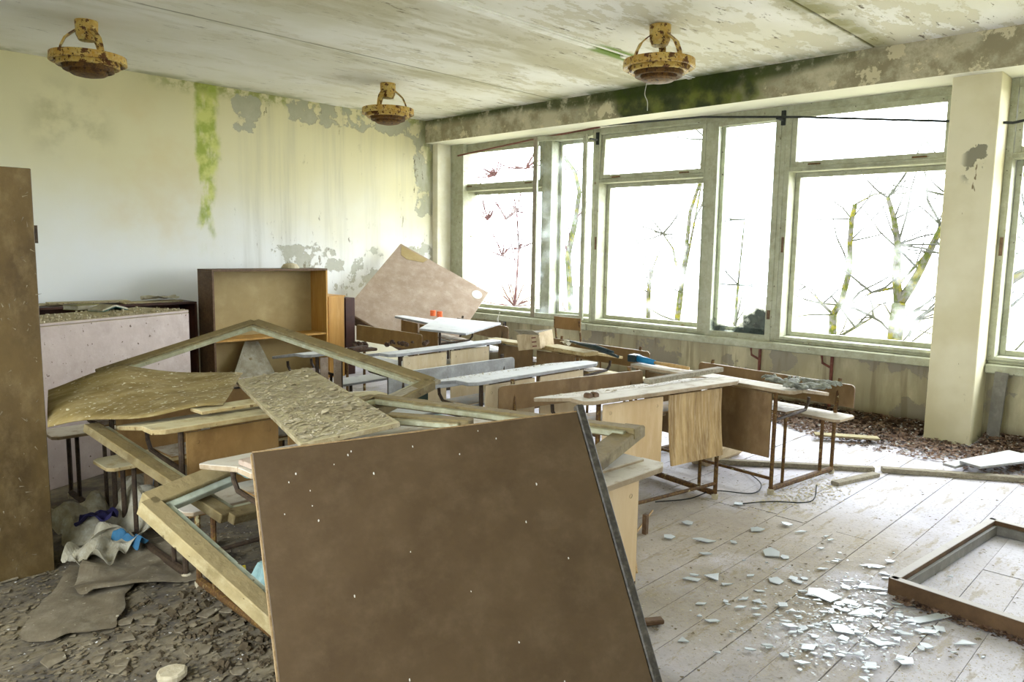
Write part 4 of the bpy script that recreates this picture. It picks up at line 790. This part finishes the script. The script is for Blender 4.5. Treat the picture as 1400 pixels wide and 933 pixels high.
for i in range(34):
    px, py = random.uniform(0, 350), random.uniform(760, 925)
    if px > 240 and py < 820: py += 80
    q = at(px, py, z=0); r = random.uniform(.02, .06); kk = random.choice((4, 5, 6)); a0 = random.random()*6
    pts = [(r*random.uniform(.6, 1.1)*math.cos(a0+2*math.pi*g/kk), r*random.uniform(.6, 1.1)*math.sin(a0+2*math.pi*g/kk)) for g in range(kk)]
    o = MB().prism(pts, 0, .006).build('lino_fragment', 'lino', bevel=.001); o.location = (q.x, q.y, .004+random.uniform(0, .004)); o.rotation_euler = (random.uniform(-.08, .08), random.uniform(-.08, .08), 0)
    tag(o, ('large' if r > .045 else 'palm-sized' if r > .032 else 'small')+' broken fragment of lino on the dirt '+('near the plaster chunk' if 180 < px < 300 else 'below the tall cabinet' if px < 180 else 'beside the big leaning board'), 'lino', 'lino fragments on the dirty floor')
# ------------------------------------------------------------------ loose stuff on the floor
def floor_flakes(name, label, n, region, rmin, rmax, mat, seed, curl=.4, lift=.003):
    random.seed(seed); mb = MB(); k = 0
    while k < n:
        x, y_, zb = region()
        r = random.uniform(rmin, rmax); an = random.uniform(0, 6.3); q = random.choice((3, 4, 5)); tx, ty = random.uniform(-curl, curl), random.uniform(-curl, curl); vs = []
        for g in range(q):
            aa = an+2*math.pi*g/q+random.uniform(-.4, .4); rr = r*random.uniform(.5, 1.1); dx, dy = rr*math.cos(aa), rr*math.sin(aa); vs.append((x+dx, y_+dy, zb+lift+abs(dx*tx+dy*ty)))
        mb.add(vs, [tuple(range(q))]); k += 1
    return tag(mb.build(name, mat), label, 'debris', kind='stuff')
def reg_soil():
    x = random.uniform(.4, 2.6); y_ = random.uniform(1.6, 4.6); return x, y_, 0
floor_flakes('rubble_crumbs', 'paint chips and rubble over the dark dirt at lower left', 9000, reg_soil, .004, .018, 'soil flake', 51)
floor_flakes('pale_chips', 'pale paint chips sprinkled over the dark dirt', 900, reg_soil, .003, .008, 'pale flake', 52)
def reg_mid():
    while True:
        x = random.gauss(3.35, .55); y_ = random.gauss(1.35, .6)
        if 2.2 < x < 5 and .2 < y_ < 2.9: return x, y_, 0
floor_flakes('plaster_crumbs', 'fine plaster crumbs trodden over the open floorboards', 16000, reg_mid, .0015, .005, 'plaster', 53)
def reg_all(): return random.uniform(2.3, 6.9), random.uniform(-.3, 5), 0
floor_flakes('floor_chips', 'scattered chips and grit over the floorboards', 2500, reg_all, .003, .012, 'soil flake', 54)
def reg_leaf():
    while True:
        y_ = random.uniform(-.6, 5.6); d = abs(random.gauss(0, .5)); x = 7.31-d
        lim = .42 + .65*math.exp(-((y_-2.2)/.9)**2) + .9*math.exp(-((y_-.7)/.8)**2)
        if d < lim and d > .0 and not (x > 6.93 and 1.46 < y_ < 1.9): return x, y_, .09*max(0, 1-d/.45)*random.random()
floor_flakes('leaf_litter', 'drift of dead brown leaves along the window wall', 20000, reg_leaf, .012, .028, 'leaf litter', 55, .9)
floor_flakes('pale_litter', 'pale scraps mixed in the dead leaves along the window wall', 3600, reg_leaf, .008, .018, 'pale flake', 56, .9)
for ya, yb, lb in ((1.88, 5.6, 'bank of rotted leaf humus along the wall foot, left of the square column'), (-.6, 1.47, 'bank of rotted leaf humus right of the square column')):
    vs = []; fs = []; nn_ = int((yb-ya)*20)
    for i in range(nn_+1):
        y_ = ya+(yb-ya)*i/nn_
        for j in range(8):
            d = j/7*(.36+.12*math.sin(y_*3)); vs.append((7.33-d, y_, max(-.004, .075*(1-j/7)**1.2+.03*mnoise.noise(Vector((y_*7, d*9, 0)))*(1-j/7))))
    for i in range(nn_):
        for j in range(7): fs.append((i*8+j, (i+1)*8+j, (i+1)*8+j+1, i*8+j+1))
    tag(MB().add(vs, fs).build('humus_bank', 'bark litter'), lb, 'debris', kind='stuff')
random.seed(63); mb = MB()
for i in range(1100):
    x, y_ = random.gauss(1.42, .26), random.uniform(1.9, 3.3); r = random.uniform(.004, .013)*(1+.8*(random.random() > .93)); T = Matrix.Translation((x, y_, r*.4)) @ Matrix.Rotation(random.uniform(0, 6), 4, (random.random(), random.random(), 1))
    mb.add([tuple(r*random.uniform(.6, 1.2)*q for q in v) for v in ((-1,-1,-.6),(1,-1,-.6),(1,1,-.6),(-1,1,-.6),(-.6,-.7,.6),(.8,-.5,.5),(.6,.8,.6),(-.7,.6,.7))], [(0,3,2,1),(4,5,6,7),(0,1,5,4),(1,2,6,5),(2,3,7,6),(3,0,4,7)], T)
tag(mb.build('dirt_clods', pm('clod earth', (86, 74, 54), (52, 42, 28), (122, 112, 88), 9, rough=.95, bump=.5)), 'dark clods of earth heaped around the desk runner at lower left', 'debris', kind='stuff')
def reg_gl():
    return (lambda q: (q.x, q.y, .004))(at(random.gauss(1165, 70), random.gauss(848, 34), z=0))
floor_flakes('glass_crumbs', 'tiny glass crumbs among the broken pieces', 900, reg_gl, .003, .010, 'shard', 59, .2)
def reg_runner():
    a = random.random(); return 4.3+a*.9+random.gauss(0, .12), 1.98-.1*a+random.gauss(0, .1), 0
floor_flakes('dirt_line', 'moss and dirt gathered along the glove desk runner', 900, reg_runner, .004, .012, 'mossy desk top', 57)
def reg_fr():
    a = random.random()**1.3; return 3.60-.09*a-abs(random.gauss(0, .03)), 1.0-a*1.1, 0
floor_flakes('frame_litter', 'leaves and moss heaped against the frame lying on the floor', 1100, reg_fr, .006, .02, 'leaf litter', 58, .9)
# glass shards, one by one
random.seed(91); big = [(1055,757,.075,0), (1003,742,.03,0), (962,740,.09,1), (915,735,.04,0), (1035,725,.05,0), (1095,728,.05,1), (1075,718,.045,0), (965,758,.055,1), (1185,805,.11,1), (1060,840-45,.06,0), (945,792,.06,1), (975,790,.06,0), (1120,812,.09,0), (1180,840,.1,1), (1150,862,.07,0), (1270,865-18,.16,2), (1265,864,.07,1), (1205,880,.09,1), (1080,858,.06,1), (1320,880,.07,1), (1160,825,.05,0), (1130,787+30,.08,0), (1105,887,.05,0), (1235,905,.05,0), (975,850,.05,1), (1095,908,.05,1), (1300,790,.03,1), (1010,690,.05,0), (940,716,.04,0), (1195,690+85,.06,1)]
shard_list = [(px, py, r, e) for px, py, r, e in big]
for i in range(215):
    if i < 140: px, py = random.gauss(1165, 62), random.gauss(845, 38)
    elif i < 155: px, py = random.gauss(1060, 50), random.gauss(810, 28)
    else: px, py = random.uniform(930, 1380), random.uniform(720, 925)
    if not (905 < px < 1395 and 700 < py < 930) or (px > 1225 and py < 720+(px-1225)*.4+75+30): px, py = random.gauss(1150, 40), random.gauss(850, 28)
    shard_list.append((px, py, random.uniform(.008, .04), random.choice((0, 1, 1))))
for (px, py, r, e) in shard_list:
    r *= .82; q = at(px, py, z=.004); kk = random.choice((3, 4, 5)); a0 = random.random()*6; st = (1.0, .42, .22)[e]; an = random.uniform(-.5, .3)-.75
    pts = []
    for g in range(kk):
        rr = r*random.uniform(.65, 1.15); x, y_ = rr*math.cos(a0+2*math.pi*g/kk), rr*math.sin(a0+2*math.pi*g/kk)*st; pts.append((x*math.cos(an)-y_*math.sin(an), x*math.sin(an)+y_*math.cos(an)))
    o = MB().prism(pts, 0, .004).build('glass_shard', 'shard'); o.location = (q.x, q.y, .0035+random.uniform(0, .006)); o.rotation_euler = (random.uniform(-.06, .06), random.uniform(-.06, .06), 0)
    zone = 'near the frame lying on the floor' if px > 1200 else 'in the dense scatter at lower right' if px > 1090 else 'in the looser scatter right of the big leaning board'
    lab = 'long curved glass shard beside the frame on the floor' if e == 2 else ('slender glass sliver ' if e else 'broad angular glass piece ' if r > .03 else 'small angular glass piece ')+zone
    tag(o, lab, 'glass shard', 'broken glass on the floor')
# door jamb edge at far left bottom
# ------------------------------------------------------------------ outside: ground and trees
pm('outdoor ground', (150, 146, 120), (120, 112, 84), None, .4, rough=1)
MB().box(8, 90, -60, 80, -4.2, -4.0).build('ground', 'outdoor ground', kind='structure')
MB().box(-60, -2, -40, 60, -4.2, -4.0).build('ground', 'outdoor ground', kind='structure')
bark = NB('mossy bark'); cc = bark.mix(bark.ramp(bark.noise(13, 8, True), .46, .54), (60, 58, 50), (44, 48, 14)); bark.bump(bark.noise(20, 5, True), .6, .02); MATS['bark'] = bark.out(bark.mix(bark.ramp(bark.noise(8, 7, True), .54, .6), cc, (70, 66, 16)), .95, .1)
pm('twig bark', (40, 38, 32), (34, 38, 16), None, 9, rough=.95)
pm('red twig', (52, 20, 16), (38, 18, 14), None, 9, rough=.9)
def tree(label, X, lines, twigs, seed, mat='bark', twm='twig bark', spread=(0,)):
    random.seed(seed); mb = MB(); tw = MB(); base = None; ends = []
    for (r0, r1, pts) in lines:
        ps = [at(px, py, x=X) for px, py in pts]; ps = [p+Vector((mnoise.noise(p*.9)*.35, 0, 0)) for p in ps]; n = len(ps)
        if base is None: base = ps[0]; ps = [Vector((base.x, base.y, -4)), (Vector((base.x, base.y, -4))+ps[0])/2]+ps; n = len(ps)
        mb.tube(ps, [(r0+(r1-r0)*i/(n-1))*.78 for i in range(n)], 8); ends += ps[2:] if n > 3 else ps[1:]
    for i in range(twigs):
        p = random.choice(ends); d = Vector((random.uniform(-.3, .3), random.uniform(-1, 1), random.uniform(-.2, 1))).normalized(); L_ = random.uniform(.5, 1.8); q = [p]
        for k in range(4): d = (d+Vector((random.uniform(-.3, .3), random.uniform(-.35, .35), random.uniform(-.2, .3)))).normalized(); q.append(q[-1]+d*L_/4)
        r = random.uniform(.011, .024); tw.tube(q, [r, r*.8, r*.6, r*.45, r*.3], 5)
    t = thing('tree', label, 'tree', (base.x, base.y, -4), group='bare trees outside the windows')
    off = Vector((-base.x, -base.y, 4))
    for m_ in (mb, tw): m_.v = [tuple(Vector(v)+off) for v in m_.v]
    mb.build('trunk', mat, t, smooth=True)
    if tw.v: tw.build('twigs', twm, t)
    return t
tree('mossy forked bare tree outside, left of the square column', 12, [(.16, .12, [(1222,560), (1226,480), (1229,440), (1231,415)]), (.09, .04, [(1231,415), (1226,380), (1228,335), (1222,300), (1212,270)]), (.1, .04, [(1231,415), (1243,395), (1256,370), (1270,345), (1290,310), (1320,270)]), (.035, .015, [(1226,393), (1250,365), (1280,330)]), (.03, .01, [(1226,393), (1195,400), (1162,418)]), (.03, .01, [(1245,460), (1252,438), (1290,425)])], 40, 61)
tree('slender bare tree outside, right of the mossy-paned casement', 13, [(.10, .08, [(1140,560), (1142,470), (1142,430)]), (.07, .05, [(1142,430), (1152,412), (1160,370), (1164,330), (1168,300), (1172,280)]), (.02, .01, [(1172,280), (1200,266), (1240,265), (1284,267)]), (.03, .012, [(1142,430), (1128,415), (1105,392)]), (.03, .015, [(1150,460), (1170,448), (1192,434)])], 30, 62)
tree('mossy leaning twin tree outside the middle window', 14, [(.10, .08, [(915,560), (924,440), (930,400)]), (.07, .03, [(930,400), (936,350), (943,290), (956,230), (965,190)]), (.05, .02, [(924,440), (932,400), (922,340), (912,320)]), (.04, .02, [(930,400), (950,300), (958,220)])], 30, 63)
tree('thin mossy tree outside at the left half of the middle window', 14.5, [(.08, .06, [(874,560), (883,440), (890,400), (898,370)]), (.03, .01, [(898,370), (910,330)])], 14, 64)
tree('pale bare tree outside, behind the mossy-paned casement', 15, [(.05, .04, [(1000,560), (1000,450), (1005,390)]), (.03, .01, [(1005,390), (1018,300), (1042,270)])], 16, 68)
tree('ivy-hung bare tree outside the narrow far sash', 13, [(.12, .08, [(782,560), (784,450), (786,350), (790,300)]), (.07, .05, [(790,300), (791,262), (784,235), (770,210), (760,190)])], 34, 65, 'bark', 'red twig')
tree('reddish twiggy shrub tree outside the farthest window', 13.5, [(.05, .04, [(698,560), (700,420), (704,340)]), (.03, .02, [(704,340), (712,290), (716,230)]), (.02, .01, [(704,360), (690,300), (680,240)]), (.02, .01, [(700,400), (680,350), (665,300)])], 110, 66, 'red twig', 'red twig')
tree('thick mossy tree outside, right of the square column', 10.5, [(.17, .15, [(1365,620), (1362,520), (1358,440), (1362,400)]), (.13, .10, [(1362,400), (1366,330), (1369,280), (1384,245), (1402,215), (1430,170)]), (.07, .05, [(1358,405), (1375,388), (1402,372), (1440,350)]), (.02, .01, [(1370,310), (1395,305), (1420,320)])], 36, 67)
